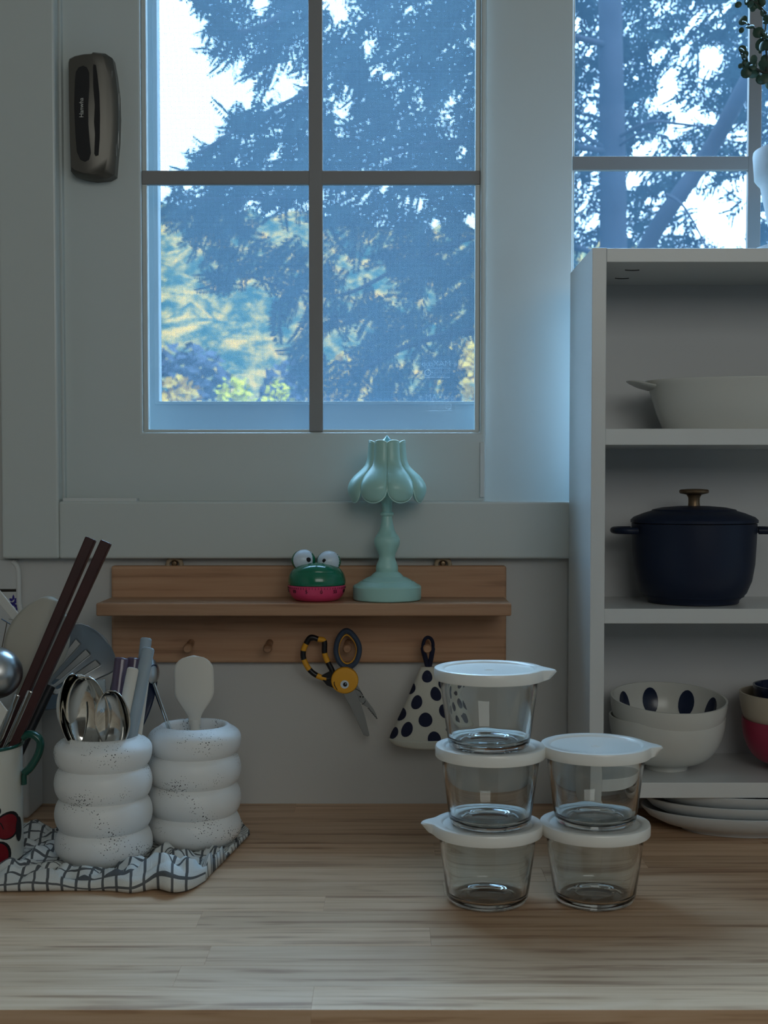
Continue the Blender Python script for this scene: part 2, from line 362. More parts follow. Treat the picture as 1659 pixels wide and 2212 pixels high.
def arc(cx_, cz, r, a0, a1, n_=8, rz=None):
    rz = rz or r
    return [(cx_ + r * cos(a0 + (a1 - a0) * k / n_), cz + rz * sin(a0 + (a1 - a0) * k / n_)) for k in range(n_ + 1)]
def tube(name, pts, rad, mt, parent=None, seg=10, closed=False, flat=1.0, up=(0, 1, 0), mats=None, matf=None, caps=True):
    pts = [Vector(p) for p in pts]; N = len(pts); vs = []; up = Vector(up)
    for i, p in enumerate(pts):
        if closed: d = (pts[(i + 1) % N] - pts[i - 1]).normalized()
        else: d = (pts[min(i + 1, N - 1)] - pts[max(i - 1, 0)]).normalized()
        u = up - d * up.dot(d)
        if u.length < 1e-4: u = Vector((1, 0, 0)) - d * d.x
        u.normalize(); w = d.cross(u)
        r = rad[i] if isinstance(rad, (list, tuple)) else rad
        for k in range(seg):
            a = 2 * pi * k / seg; vs.append(p + w * (r * cos(a)) + u * (r * flat * sin(a)))
    fs = []; fm = []
    for i in range(N if closed else N - 1):
        j = (i + 1) % N
        for k in range(seg):
            q = (k + 1) % seg; fs.append((i * seg + k, i * seg + q, j * seg + q, j * seg + k)); fm.append(matf(i) if matf else 0)
    if not closed and caps:
        fs.append(tuple(range(seg - 1, -1, -1))); fs.append(tuple((N - 1) * seg + k for k in range(seg))); fm += [0, 0]
        if matf: fm[-2] = matf(0); fm[-1] = matf(N - 2)
    o = meshobj(name, vs, fs, mt, parent, mats=mats, fm=fm if matf else None); fixn(o); autosmooth(o, 50)
    return o
def spline(pts, n_=8, closed=False):
    pts = [Vector(p) for p in pts]; out = []; N = len(pts)
    rng = range(N) if closed else range(N - 1)
    for i in rng:
        if closed: p0, p1, p2, p3 = pts[i - 1], pts[i], pts[(i + 1) % N], pts[(i + 2) % N]
        else: p0, p1, p2, p3 = pts[max(i - 1, 0)], pts[i], pts[i + 1], pts[min(i + 2, N - 1)]
        for k in range(n_):
            t = k / n_
            out.append(0.5 * ((2 * p1) + (p2 - p0) * t + (2 * p0 - 5 * p1 + 4 * p2 - p3) * t * t + (3 * p1 - p0 - 3 * p2 + p3) * t ** 3))
    if not closed: out.append(pts[-1])
    return out
def plate_poly(name, outline, y0, y1, mt, parent=None, bev=0.0, seg=2, smooth=False):
    """outline [(x,z)] extruded from y0 (front) to y1 (back), local numbers"""
    n_ = len(outline); vs = [(a, y0, c) for a, c in outline] + [(a, y1, c) for a, c in outline]
    fs = [tuple(range(n_)), tuple(range(2 * n_ - 1, n_ - 1, -1))] + [(k, n_ + k, n_ + (k + 1) % n_, (k + 1) % n_) for k in range(n_)]
    o = meshobj(name, vs, fs, mt, parent, smooth=smooth); fixn(o)
    if bev: bevel(o, bev, seg, 40)
    return o
def patch(S, u0, v0, ru, rv, off, n1=4, n2=20, rot=0.0, clip=None):
    """disc of print lying on surface S(u,v); returns verts, faces"""
    def P(u, v):
        p = S(u, v); du = S(u + 1e-4, v) - p; dv = S(u, v + 1e-4) - p; nn = du.cross(dv).normalized(); return p + nn * off
    vs = [P(u0, v0)]; fs = []
    for i in range(1, n1 + 1):
        for k in range(n2):
            a = 2 * pi * k / n2; ca, sa = cos(a) * ru * i / n1, sin(a) * rv * i / n1
            u = u0 + ca * cos(rot) - sa * sin(rot) * ru / rv; v_ = v0 + ca * sin(rot) * rv / ru + sa * cos(rot)
            if clip: u, v_ = clip(u, v_)
            vs.append(P(u, v_))
    for k in range(n2): fs.append((0, 1 + k, 1 + (k + 1) % n2))
    for i in range(n1 - 1):
        for k in range(n2):
            q = (k + 1) % n2; a = 1 + i * n2; fs.append((a + k, a + n2 + k, a + n2 + q, a + q))
    return vs, fs
def merge(name, pieces, mt, parent=None, smooth=True):
    vs = []; fs = []
    for v_, f_ in pieces:
        k = len(vs); vs += list(v_); fs += [tuple(i + k for i in f) for f in f_]
    return meshobj(name, vs, fs, mt, parent, smooth=smooth)
def boxvf(c, h, R=None):
    vs = [Vector((sx_ * h[0], sy_ * h[1], sz_ * h[2])) for sx_ in (-1, 1) for sy_ in (-1, 1) for sz_ in (-1, 1)]
    if R is not None: vs = [R @ v_ for v_ in vs]
    return [v_ + Vector(c) for v_ in vs], [(0, 1, 3, 2), (4, 6, 7, 5), (0, 4, 5, 1), (2, 3, 7, 6), (0, 2, 6, 4), (1, 5, 7, 3)]
def text(name, body, size, mt, parent, M4, ext=0.0001, align='CENTER', sxt=1.0):
    c = bpy.data.curves.new(name, 'FONT'); c.body = body; c.size = size; c.extrude = ext; c.align_x = align; c.align_y = 'CENTER'; c.resolution_u = 3
    tmp = bpy.data.objects.new(name + '_tmp', c); COL.objects.link(tmp)
    dg = bpy.context.evaluated_depsgraph_get(); me = bpy.data.meshes.new_from_object(tmp.evaluated_get(dg))
    bpy.data.objects.remove(tmp); me.transform(Matrix.Diagonal((sxt, 1, 1, 1))); me.transform(M4); me.materials.clear(); me.materials.append(mt)
    return link(bpy.data.objects.new(name, me), parent)
def aim(o, p0, p1, roll=0.0, face=(0, -1, 0)):
    """local +Z runs from p0 to p1, local -Y looks towards face"""
    p0 = Vector(p0); p1 = Vector(p1); z = (p1 - p0).normalized(); f = -Vector(face); y = (f - z * f.dot(z)).normalized(); x = y.cross(z)
    R = Matrix((x, y, z)).transposed() @ Matrix.Rotation(roll, 3, 'Z')
    o.matrix_world = Matrix.Translation(p0) @ R.to_4x4()
    o.location = p0; o.rotation_euler = R.to_euler()
    return o
def spoonhead(name, z0, L, wf, cup, th, mt, parent, ns=14, nt_=22, cut=None, bend=0.0, ysign=1):
    """shell of half-width wf(t); hollow faces local -Y when ysign=1"""
    vs = []; fs = []
    for i in range(nt_ + 1):
        t = i / nt_; w = max(wf(t), 1e-5)
        for j in range(ns + 1):
            s = -1 + 2 * j / ns
            prof = (1 - s * s) * (sin(pi * min(1, max(0, t))) ** 0.6 if 0 < t < 1 else 0)
            vs.append((s * w, ysign * cup * prof + bend * t * t, z0 + L * t))
    for i in range(nt_):
        for j in range(ns):
            if cut and cut((j + 0.5) / ns * 2 - 1, (i + 0.5) / nt_): continue
            a = i * (ns + 1) + j; fs.append((a, a + 1, a + ns + 2, a + ns + 1))
    o = meshobj(name, vs, fs, mt, parent)
    md = o.modifiers.new('thick', 'SOLIDIFY'); md.thickness = th; md.offset = 0
    return o
def oval(w, p=0.5, tip=0.0):
    return lambda t: w * max(0.0, sin(pi * min(1, max(0, t * (1 - tip) + tip)))) ** p

# ================================================================== SETTING
# window wall, with one opening
zs = W(0, 1083, -0.02).z                       # top of lower casing
xL = W(122, 600, -0.02).x; xc0 = W(1, 900, -0.02).x
zc0 = W(600, 1207, -0.02).z
XR = 1.25; ZT = 1.85; RX0, RX1, RY0, FZ, CZ = -1.5, 1.7, -3.4, -0.9, 2.05
def wall_with_hole(name, x0, x1, z0, z1, hx0, hx1, hz0, hz1, y0, y1, mt):
    o = frame_mesh(name, x0, x1, z0, z1, hx0, hx1, hz0, hz1, y0, y1, mt, None, 0); return o
w = wall_with_hole('wall_back', RX0, RX1, FZ, CZ, xL - 0.01, XR, zs - 0.012, ZT, 0.0, 0.15, M['wall']); tag(w, kind='structure')
tag(box('wall_left', RX0 - 0.1, RX0, RY0 - 0.1, 0.15, FZ, CZ, M['wall']), kind='structure')
tag(box('wall_right', RX1, RX1 + 0.1, RY0 - 0.1, 0.15, FZ, CZ, M['wall']), kind='structure')
tag(box('wall_front', RX0, RX1, RY0 - 0.1, RY0, FZ, CZ, mat('rear_wall_wood', (0.22, 0.15, 0.10), 0.6, var=0.2)), kind='structure')
tag(box('floor', RX0 - 0.1, RX1 + 0.1, RY0 - 0.1, 0.15, FZ - 0.1, FZ, M['floor']), kind='structure')
tag(box('ceiling', RX0 - 0.1, RX1 + 0.1, RY0 - 0.1, 0.15, CZ, CZ + 0.1, M['ceiling']), kind='structure')
# casing
tag(box('trim_1', xc0, xL, -0.02, 0.0, zc0, CZ, M['casing'], bev=0.003, seg=3), kind='structure')
tag(box('trim_2', xL, XR + 0.05, -0.02, 0.0, zc0, zs, M['casing'], bev=0.003, seg=3), kind='structure')
tag(box('trim_3', xL, XR + 0.05, -0.02, 0.0, ZT, CZ, M['casing'], bev=0.0015), kind='structure')
# fixed outer frame lining the opening: sill and jambs
of = thing('window_frame', None, None, kind='structure'); of.name = 'window_3'
frame_mesh('frame', xL - 0.009, XR - 0.001, zs - 0.011, ZT - 0.001, xL + 0.002, XR - 0.02, zs - 0.002, ZT - 0.02, 0.003, 0.135, M['pvc'], of, 0.001)

YA = 0.013      # front plane of near sash
YB = 0.044      # front plane of far sash
def wp(px, py, Y): p = W(px, py, Y); return p.x, p.z
# --- near (left) sash
s1 = thing('window_1', None, None, kind='structure')
ax0 = wp(135, 1078, YA)[0]; az0 = zs - 0.0018; ax1 = wp(1050, 900, YA)[0]
gx0 = wp(306, 600, YA)[0]; gx1 = wp(1048, 600, YA)[0] - 0.002; gz0 = wp(0, 934, YA)[1]
frame_mesh('sash_frame', ax0, ax1 + 0.0, az0, ZT - 0.022, gx0, gx1 - 0.004, gz0, ZT - 0.12, YA, YA + 0.026, M['pvc'], s1, 0.0026)
frame_mesh('glazing_bead', gx0, gx1 - 0.004, gz0, ZT - 0.12, gx0 + 0.006, gx1 - 0.010, gz0 + 0.004, ZT - 0.13, YA + 0.006, YA + 0.018, M['pvc'], s1, 0.001)
box('glass_pane', gx0 + 0.004, gx1 - 0.008, YA + 0.012, YA + 0.016, gz0 + 0.003, ZT - 0.125, M['pane_a'], s1)
ym = YA + 0.004
mx0 = wp(667, 500, ym)[0]; mx1 = wp(697, 500, ym)[0]; mz0 = wp(0, 398, ym)[1]; mz1 = wp(0, 368, ym)[1]
box('vertical_muntin', mx0, mx1, ym, ym + 0.009, gz0 + 0.001, ZT - 0.12, M['muntin'], s1, 0.001)
box('horizontal_muntin', gx0, gx1 - 0.004, ym + 0.0005, ym + 0.0085, mz0, mz1, M['muntin'], s1, 0.001)
for mz2 in (mz0 + 0.47, mz0 + 0.94):
    box('horizontal_muntin', gx0, gx1 - 0.004, ym + 0.0005, ym + 0.0085, mz2, mz2 + (mz1 - mz0), M['muntin'], s1, 0.001)
# rubber gasket and filler pieces
gp = wp(1037, 955, YA - 0.004); gq = wp(1047, 1078, YA - 0.004)
box('gasket', gp[0] , gq[0], YA - 0.003, YA + 0.002, gq[1] + 0.002, gp[1], M['sealant'], s1, 0.0008)
# --- far (right) sash
s2 = thing('window_2', None, None, kind='structure')
bx0 = wp(1040, 600, YB)[0]; hx0 = wp(1237, 400, YB)[0]; bz0 = zs - 0.0018; hz0 = wp(0, 928, YB)[1]
frame_mesh('sash_frame', bx0, XR - 0.022, bz0, ZT - 0.022, hx0, XR - 0.13, hz0, ZT - 0.12, YB, YB + 0.026, M['pvc'], s2, 0.0015)
frame_mesh('glazing_bead', hx0, XR - 0.13, hz0, ZT - 0.12, hx0 + 0.003, XR - 0.134, hz0 + 0.003, ZT - 0.123, YB + 0.006, YB + 0.018, M['pvc'], s2, 0.0008)
box('glass_pane', hx0 + 0.002, XR - 0.132, YB + 0.012, YB + 0.016, hz0 + 0.002, ZT - 0.122, M['pane_b'], s2)
ym2 = YB + 0.004
nx0 = wp(1617, 300, ym2)[0]; nx1 = wp(1645, 300, ym2)[0]; nz0 = wp(0, 367, ym2)[1]; nz1 = wp(0, 337, ym2)[1]
box('vertical_muntin', nx0, nx1, ym2, ym2 + 0.009, hz0 + 0.001, ZT - 0.12, M['muntin'], s2, 0.001)
box('horizontal_muntin', hx0, XR - 0.13, ym2 + 0.0005, ym2 + 0.0085, nz0, nz1, M['muntin'], s2, 0.001)
for q in (0.47, 0.94): box('horizontal_muntin', hx0, XR - 0.13, ym2 + 0.0005, ym2 + 0.0085, nz0 + q, nz1 + q, M['muntin'], s2, 0.001)
# --- screen sash outside
s3 = thing('window_4', None, None, kind='structure')
YS = 0.090
cx0 = wp(322, 600, YS)[0]; cx1 = wp(1046, 600, YS)[0]; cz0 = wp(0, 940, YS)[1]
dx0 = wp(343, 600, YS)[0]; dx1 = wp(1036, 600, YS)[0]; dz0 = wp(0, 867, YS)[1]
frame_mesh('screen_frame', cx0 - 0.05, cx1 + 0.02, cz0 - 0.07, ZT - 0.022, dx0, dx1, dz0, ZT - 0.10, YS, YS + 0.02, M['frame_out'], s3, 0.0015)
frame_mesh('screen_bead', dx0 - 0.006, dx1 + 0.004, dz0 - 0.004, ZT - 0.096, dx0, dx1, dz0, ZT - 0.10, YS - 0.003, YS, M['frame_out'], s3, 0.0006)
mesh_o = meshobj('insect_mesh', [(dx0, YS + 0.01, dz0), (dx1, YS + 0.01, dz0), (dx1, YS + 0.01, ZT - 0.1), (dx0, YS + 0.01, ZT - 0.1)], [(0, 1, 2, 3)], M['mesh'], s3, smooth=False)
# etched stamps on the two panes
def stamp(px, py, Y, mirror):
    o = W(px, py, Y); sgn = -1 if mirror else 1
    T = Matrix.Translation(o) @ Matrix.Rotation(pi / 2, 4, 'X') @ Matrix.Diagonal((sgn, 1, 1, 1))
    text('glass_stamp', 'e\u00b7MAXtop', 0.0105, M['etch'], s1, T @ Matrix.Translation((-0.003, 0, 0)), 0.0)
    text('glass_stamp', 'KS L 2003', 0.0048, M['etch'], s1, T @ Matrix.Translation((-0.007, -0.0085, 0)), 0.0)
    text('glass_stamp', '5 CL 16', 0.0046, M['etch'], s1, T @ Matrix.Translation((-0.004, -0.0135, 0)), 0.0)
    ps = []
    for (cx_, cz_, hx_, hz_) in ((0, -0.0053, 0.0165, 0.00018), (-0.005, -0.011, 0.0115, 0.00015), (0, -0.0168, 0.0165, 0.00025), (0.0063, -0.011, 0.00018, 0.0056)):
        ps.append(boxvf((o.x + sgn * cx_, Y, o.z + cz_), (hx_, 0.00005, hz_)))
    merge('glass_stamp', ps, M['etch'], s1, smooth=False)
    cc = Vector((o.x + sgn * 0.0115, Y, o.z - 0.011))
    tube('glass_stamp', [cc + Vector((0.0037 * cos(2 * pi * k / 20), 0, 0.0037 * sin(2 * pi * k / 20))) for k in range(20)], 0.00035, M['etch'], s1, seg=4, closed=True, flat=0.3)
    text('glass_stamp', 'K', 0.005, M['etch'], s1, T @ Matrix.Translation((0.0115, -0.011, 0)), 0.0)
stamp(949, 858, YA + 0.0115, False)
stamp(944, 786, YA + 0.0165, True)
for o in s1.children:
    if o.name.startswith('glass_stamp'): pass

# sash latch with pull
hp = Vector((W(209, 260, YA).x, YA, W(209, 260, YA).z))
lt_ = thing('sash_latch', 'bronze-grey sash latch with black grip inlay on the left window stile', 'latch', hp)
K = (YA + ZD - 0.02) / F
def lo(px, py): return ((px - 209) * K, (260 - py) * K)
outer = [lo(*p) for p in [(156, 145), (158, 138), (170, 132), (190, 128), (207, 127), (208, 124), (235, 127), (250, 137), (256, 170), (261, 215), (262, 260), (260, 310), (256, 350), (253, 384), (240, 391), (210, 394), (185, 390), (165, 383), (159, 376), (157, 300), (156, 220)]]
front = [lo(*p) for p in [(159, 150), (162, 143), (172, 137), (190, 133), (207, 132), (210, 129), (228, 132), (236, 141), (243, 175), (247, 215), (248, 260), (247, 310), (242, 345), (237, 374), (230, 381), (210, 385), (188, 382), (170, 376), (163, 370), (160, 300), (159, 220)]]
n_ = len(outer); vs = [(a, 0, c) for a, c in outer] + [(a, -0.016, c) for a, c in outer] + [(a, -0.022, c) for a, c in front]
fs = [(k, (k + 1) % n_, n_ + (k + 1) % n_, n_ + k) for k in range(n_)] + [(n_ + k, n_ + (k + 1) % n_, 2 * n_ + (k + 1) % n_, 2 * n_ + k) for k in range(n_)] + [tuple(range(2 * n_, 3 * n_))]
o = meshobj('latch_body', vs, fs, M['bronze'], lt_); fixn(o); autosmooth(o, 42)
pad = [lo(*p) for p in [(172, 190), (174, 170), (180, 160), (190, 156), (198, 160), (203, 172), (203, 200), (200, 240), (200, 280), (203, 320), (205, 340), (201, 354), (192, 359), (182, 354), (175, 338), (172, 300), (170, 240)]]
plate_poly('grip_inlay', pad, -0.0228, -0.0215, M['blackplastic'], lt_, 0.0004)
slot = [lo(*p) for p in [(211, 160), (212, 153), (217, 155), (220, 175), (224, 215), (225, 260), (224, 310), (221, 345), (215, 347), (212, 342), (214, 300), (212, 275), (214, 240), (211, 200)]]
plate_poly('finger_slot', slot, -0.0225, -0.0215, M['black'], lt_, 0.0)
ps = [boxvf(Vector((lo(x_, 0)[0], y_, lo(0, py)[1])), (0.0002, 0.0005, l_ * K)) for x_, y_, py, l_ in [(250, -0.0185, 200, 35), (257, -0.0168, 245, 30), (260.5, -0.012, 300, 26), (257, -0.0163, 320, 24), (261.3, -0.010, 230, 22), (252, -0.0182, 270, 20)]]
merge('side_groove', ps, M['steel_soft'], lt_, smooth=False)
text('lettering', 'Hanwha', 0.0072, M['white_plastic'], lt_, Matrix.Translation((lo(186, 245)[0], -0.0231, lo(186, 245)[1])) @ Matrix.Rotation(pi / 2, 4, 'X') @ Matrix.Rotation(pi / 2, 4, 'Z'), 0.0001)
# slim track filler lying on the sill at the left
a = W(138, 1080, -0.008); b_ = W(297, 1080, -0.008)
tag(box('trim_4', a.x, b_.x, -0.014, 0.004, zs - 0.0018, zs + 0.004, M['sealant'], bev=0.001), kind='structure')

# ------------------------------------------------------------------ countertop of staves
ct = thing('countertop', 'long butcher-block countertop of glued oak staves with a square front edge', 'countertop', (0, -0.3, 0))
rnd = random.Random(7)
CT0, CT1, CYF = -1.45, 1.65, -0.618
rows = 14; rw = (-0.001 - CYF) / rows
meshes = {}
for r_ in range(rows):
    y1_ = -0.001 - r_ * rw; y0_ = y1_ - rw; xx = CT0 - rnd.random() * 0.4 * 0
    cuts = [CT0]
    while cuts[-1] < CT1 - 0.25: cuts.append(cuts[-1] + rnd.uniform(0.45, 1.0))
    cuts[-1] = CT1
    for a_, c_ in zip(cuts, cuts[1:]):
        if c_ - a_ < 0.02: continue
        box('stave', a_ + 0.00003, c_ - 0.00003, y0_ + 0.00003, y1_ - 0.00003, -0.038, rnd.uniform(-0.00008, 0), M['counter'], ct, 0.00018, 1)
bc = thing('base_cabinet', 'white base cabinet carrying the countertop', 'cabinet', (0, -0.3, FZ))
box('body', CT0, CT1, -0.56, -0.001, FZ, -0.0385, M['base'], bc)
for k in range(5):
    xa = CT0 + k * 0.62; d = box('door', xa + 0.002, xa + 0.618, -0.58, -0.5605, FZ + 0.1, -0.05, M['base'], bc, 0.001)

# tile backsplash on the left
def wl(px, py): p = W(px, py, -0.006); return p
tb = thing('wall_tiles', 'white tiles with a blue flower motif at the left end of the wall', 'tiles', (W(20, 1300, 0).x, 0, W(20, 1300, 0).z))
x1t = wl(35, 1240).x
tz = [wl(0, 1210).z, wl(0, 1273).z, wl(0, 1278).z]
box('tile', x1t - 0.10, x1t, -0.006, -0.0002, tz[1], tz[0], M['tile'], tb, 0.0008)
box('dark_joint', x1t - 0.10, x1t + 0.0005, -0.0064, -0.0002, tz[2], tz[1], M['grout'], tb)
box('tile', x1t - 0.10, x1t + 0.002, -0.006, -0.0002, tz[2] - 0.10, tz[2], M['tile'], tb, 0.0008)
box('tile', x1t - 0.10, x1t + 0.002, -0.006, -0.0002, 0.0005, tz[2] - 0.1015, M['tile'], tb, 0.0008)
# flower motif
fl = []
def petal(cx_, cz_, l_, w_, ang_):
    pts = [(0, 0), (l_ * .3, w_), (l_ * .7, w_ * .7), (l_, 0), (l_ * .7, -w_ * .7), (l_ * .3, -w_)]
    c_, s_ = cos(ang_), sin(ang_); o_ = wl(cx_, cz_) - tb.location
    return [Vector((o_.x + a * c_ - b * s_, -0.0061 - 0.0, o_.z + a * s_ + b * c_)) for a, b in pts], [tuple(range(6))]
for cx_, cz_, l_, w_, a_ in [(29, 1297, .0075, .0016, pi / 2), (31, 1297, .006, .0018, .6), (28, 1298, .0055, .002, 2.6), (30, 1298, .005, .002, -.6), (30, 1300, .006, .0025, -1.9), (34, 1306, .005, .002, -.3), (32, 1305, .0055, .002, -1.2), (36, 1312, .004, .0018, -1.4), (27, 1302, .004, .0016, 3.5)]:
    fl.append(petal(cx_, cz_, l_, w_, a_))
merge('blue_flower', fl, M['flower'], tb, smooth=False)
pts = [W(27, 1213, -0.004), W(36, 1222, -0.004), W(40, 1240, -0.004), W(41, 1300, -0.004), W(44, 1330, -0.004), W(46, 1500, -0.004), W(48, 1735, -0.004)]
o = tube('trim_5', spline(pts, 5), 0.0035, M['sealant'], None, flat=1.0, seg=8); tag(o, kind='structure')

# ------------------------------------------------------------------ bookcase
YF = -0.181; YK = -0.0205
bz1 = W(1290, 535, YF).z; bx_0 = W(1278.5, 700, YF).x; bx_1 = W(1309, 800, YF).x; BXR = 0.72
bk = thing('bookcase', 'low white open bookcase standing on the right end of the counter', 'bookcase', ((bx_0 + BXR) / 2, (YF + YK) / 2, 0))
box('side_panel', bx_0, bx_1, YF, YK, 0.0, bz1, M['cabinet'], bk, 0.0006)
box('side_panel', BXR - 0.0155, BXR, YF, YK, 0.0, bz1, M['cabinet'], bk, 0.0006)
xi0, xi1 = bx_1 + 0.0002, BXR - 0.0157
def shelf(py0, py1, nm='shelf', ys=YF + 0.002):
    z1_ = W(0, py0, ys).z; z0_ = W(0, py1, ys).z
    box(nm, xi0, xi1, ys, YK - 0.004, z0_, z1_, M['cabinet'], bk, 0.0006); return z1_
ztop = shelf(536, 566, 'top_panel', YF + 0.001)
zA = shelf(926, 961); zB = shelf(1315, 1347); zC = shelf(1691, 1724)
box('back_panel', xi0 - 0.004, xi1 + 0.004, YK - 0.004, YK, 0.0, bz1 - 0.002, M['backboard'], bk)
z0t = W(0, 566, YF + 0.001).z
for px, py in ((1365, 586), (1343, 604)):
    # dark crescent drawn as the shadow line of each cover plug
    yy = YF + 0.001 + (0.05 if py < 590 else 0.105); c_ = W(px, py, yy)
    pts = [Vector((c_.x - bk.location.x + (k - 5) * 0.0016, yy - bk.location.y + 0.0025 * (1 - ((k - 5) / 5) ** 2) - 0.002, z0t - 0.0003)) for k in range(11)]
    tube('plug_shadow_line', pts, 0.0006, M['black'], bk, seg=6)

# ------------------------------------------------------------------ wooden wall rack
YBd = -0.013; YSf = -0.098
rx0 = W(240, 1330, YBd).x; rx1 = W(1094, 1330, YBd).x; rz1 = W(600, 1222, YBd).z; rz0 = W(600, 1432, YBd).z
rk = thing('wall_rack', 'oak wall rack with a ledge on top and a row of wooden pegs beneath', 'wall rack', ((rx0 + rx1) / 2, YBd, rz0))
box('back_board', rx0, rx1, YBd, -0.0005, rz0, rz1, M['shelfwood'], rk, 0.0035, 3)
sx0 = W(207, 1310, YSf).x; sx1 = W(1105, 1310, YSf).x; sz1 = W(600, 1303, YSf).z; sz0 = W(600, 1331, YSf).z
box('ledge', sx0, sx1, YSf, YBd - 0.0001, sz0, sz1, M['shelfwood'], rk, 0.002, 3)
for px in (405, 578, 750, 923):
    c_ = W(px, 1389, YBd - 0.03) - rk.location
    o = lathe('peg', [(0, 0.034), (0.004, 0.034), (0.0052, 0.0325), (0.0055, 0.028), (0.0045, 0.022), (0.0042, 0.0), (0, 0.0)], M['shelfwood'], rk, 20)
    o.rotation_euler = (pi / 2 + 0.12, 0, 0); o.location = (c_.x, 0.0, c_.z - 0.003)
for px in (377, 957):
    c_ = W(px, 1217, -0.008) - rk.location
    pts = [Vector((c_.x + 0.0085 * cos(a_ / 12 * 2 * pi), c_.y, c_.z - 0.001 + 0.0075 * sin(a_ / 12 * 2 * pi))) for a_ in range(12)]
    tube('rope_loop', pts, 0.0028, M['rope'], rk, seg=8, closed=True)
    o = lathe('screw', [(0, 0.003), (0.0025, 0.0025), (0.004, 0.0005), (0.004, 0), (0, 0)], M['brass'], rk, 12); o.rotation_euler = (pi / 2, 0, 0); o.location = (c_.x, c_.y + 0.001, c_.z)

# ------------------------------------------------------------------ mint table lamp
YL = -0.056
lb = W(836, 1299, -0.097); L0 = Vector((W(836, 1290, YL).x, YL, sz1 + 0.0003))
lamp = thing('table_lamp', 'mint green table lamp with a scalloped petal shade on the wooden ledge', 'lamp', L0)
kl = (YL + ZD) / F
def zl(py): return (1293 - py) * kl      # height above ledge
R_ = 0.0408
base = [(0, 0), (R_ - 0.002, 0), (R_ - 0.0005, 0.001), (R_, 0.003), (R_, 0.0155), (R_ - 0.001, 0.0175), (R_ - 0.005, 0.0195), (0.0315, 0.0225), (0.0300, 0.0222), (0.0295, 0.0235), (0.0245, 0.0262), (0.0205, 0.0280), (0.0195, 0.0278), (0.0190, 0.0290), (0.0165, 0.0315), (0.0135, 0.0335), (0.0135, 0.0345), (0, 0.0345)]
lathe('base', base, M['mint'], lamp, 72, ang=25)
stem = [(0, 0.0345), (0.0128, 0.0345), (0.0134, 0.0365), (0.0132, 0.040), (0.0118, 0.044), (0.0100, 0.0485), (0.0094, 0.0515), (0.0105, 0.0555), (0.0130, 0.061), (0.0150, 0.0655), (0.0156, 0.0705), (0.0150, 0.0735), (0.0140, 0.0748), (0.0140, 0.0760), (0.0118, 0.0785), (0.0090, 0.084), (0.0072, 0.091), (0.0062, 0.0985), (0.0060, 0.1000), (0.0075, 0.1010), (0.0080, 0.1025), (0.0075, 0.1042), (0.0058, 0.1052), (0.0057, 0.109), (0.0065, 0.117), (0.0080, 0.1215), (0.0100, 0.1228), (0.0105, 0.1245), (0.0105, 0.1285), (0.0098, 0.1295), (0.0060, 0.1300), (0.0050, 0.150), (0, 0.150)]
lathe('stem', stem, M['mint'], lamp, 48, ang=30)
# eight petals
zsh0, zsh1 = zl(1082), zl(957)
Hs = zsh1 - zsh0
prof = [(spx * kl, (1082 - spy) * kl) for spx, spy in [(75, 1082), (82, 1070), (86, 1058), (86, 1050), (83, 1041), (78, 1033), (71, 1025), (62, 1017), (54, 1010), (48, 1003), (44, 994), (42, 982), (41, 970), (40, 957)]]
def pr(t):
    s_ = t * (len(prof) - 1); i = min(int(s_), len(prof) - 2); f = s_ - i
    return prof[i][0] * (1 - f) + prof[i + 1][0] * f, prof[i][1] * (1 - f) + prof[i + 1][1] * f
NP = 8
for k in range(NP):
    a0 = 2 * pi * (k + 0.5) / NP; nu, nv = 12, 26; vs = []; fs = []
    bl, tr_ = [], []
    for i in range(nv + 1):
        for j in range(nu + 1):
            u = -1 + 2 * j / nu; tlo = 0.20 * (1 - sqrt(max(0, 1 - abs(u) ** 2.2))); thi = 1.0 + 0.055 * sqrt(max(0, 1 - u * u)) 
            tt = tlo + (thi - tlo) * i / nv
            r, z = pr(min(tt, 1.0));
            if tt > 1.0: z = prof[-1][1] + (tt - 1) * Hs
            # valleys between petals are pulled in, petals swell
            r *= 1.0 - 0.085 * abs(u) ** 3 
            a = a0 + u * pi / NP
            vs.append((r * cos(a), r * sin(a), z + zsh0))
    for i in range(nv):
        for j in range(nu):
            q = i * (nu + 1) + j; fs.append((q, q + 1, q + nu + 2, q + nu + 1))
    o = meshobj('shade_petal', vs, fs, M['mint'], lamp); md = o.modifiers.new('thick', 'SOLIDIFY'); md.thickness = 0.0012; md.offset = 0
    rim = [Vector(vs[i * (nu + 1)]) for i in range(nv, -1, -1)] + [Vector(vs[j]) for j in range(1, nu)] + [Vector(vs[i * (nu + 1) + nu]) for i in range(nv + 1)] + [Vector(vs[nv * (nu + 1) + j]) for j in range(nu - 1, 0, -1)]
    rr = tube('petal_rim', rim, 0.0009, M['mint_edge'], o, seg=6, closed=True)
lathe('crystal_finial', [(0, -0.012), (0.0075, -0.010), (0.009, -0.004), (0, 0.006)], M['crystal'], lamp, 6, loc=(0, 0, zl(948)), ang=10)

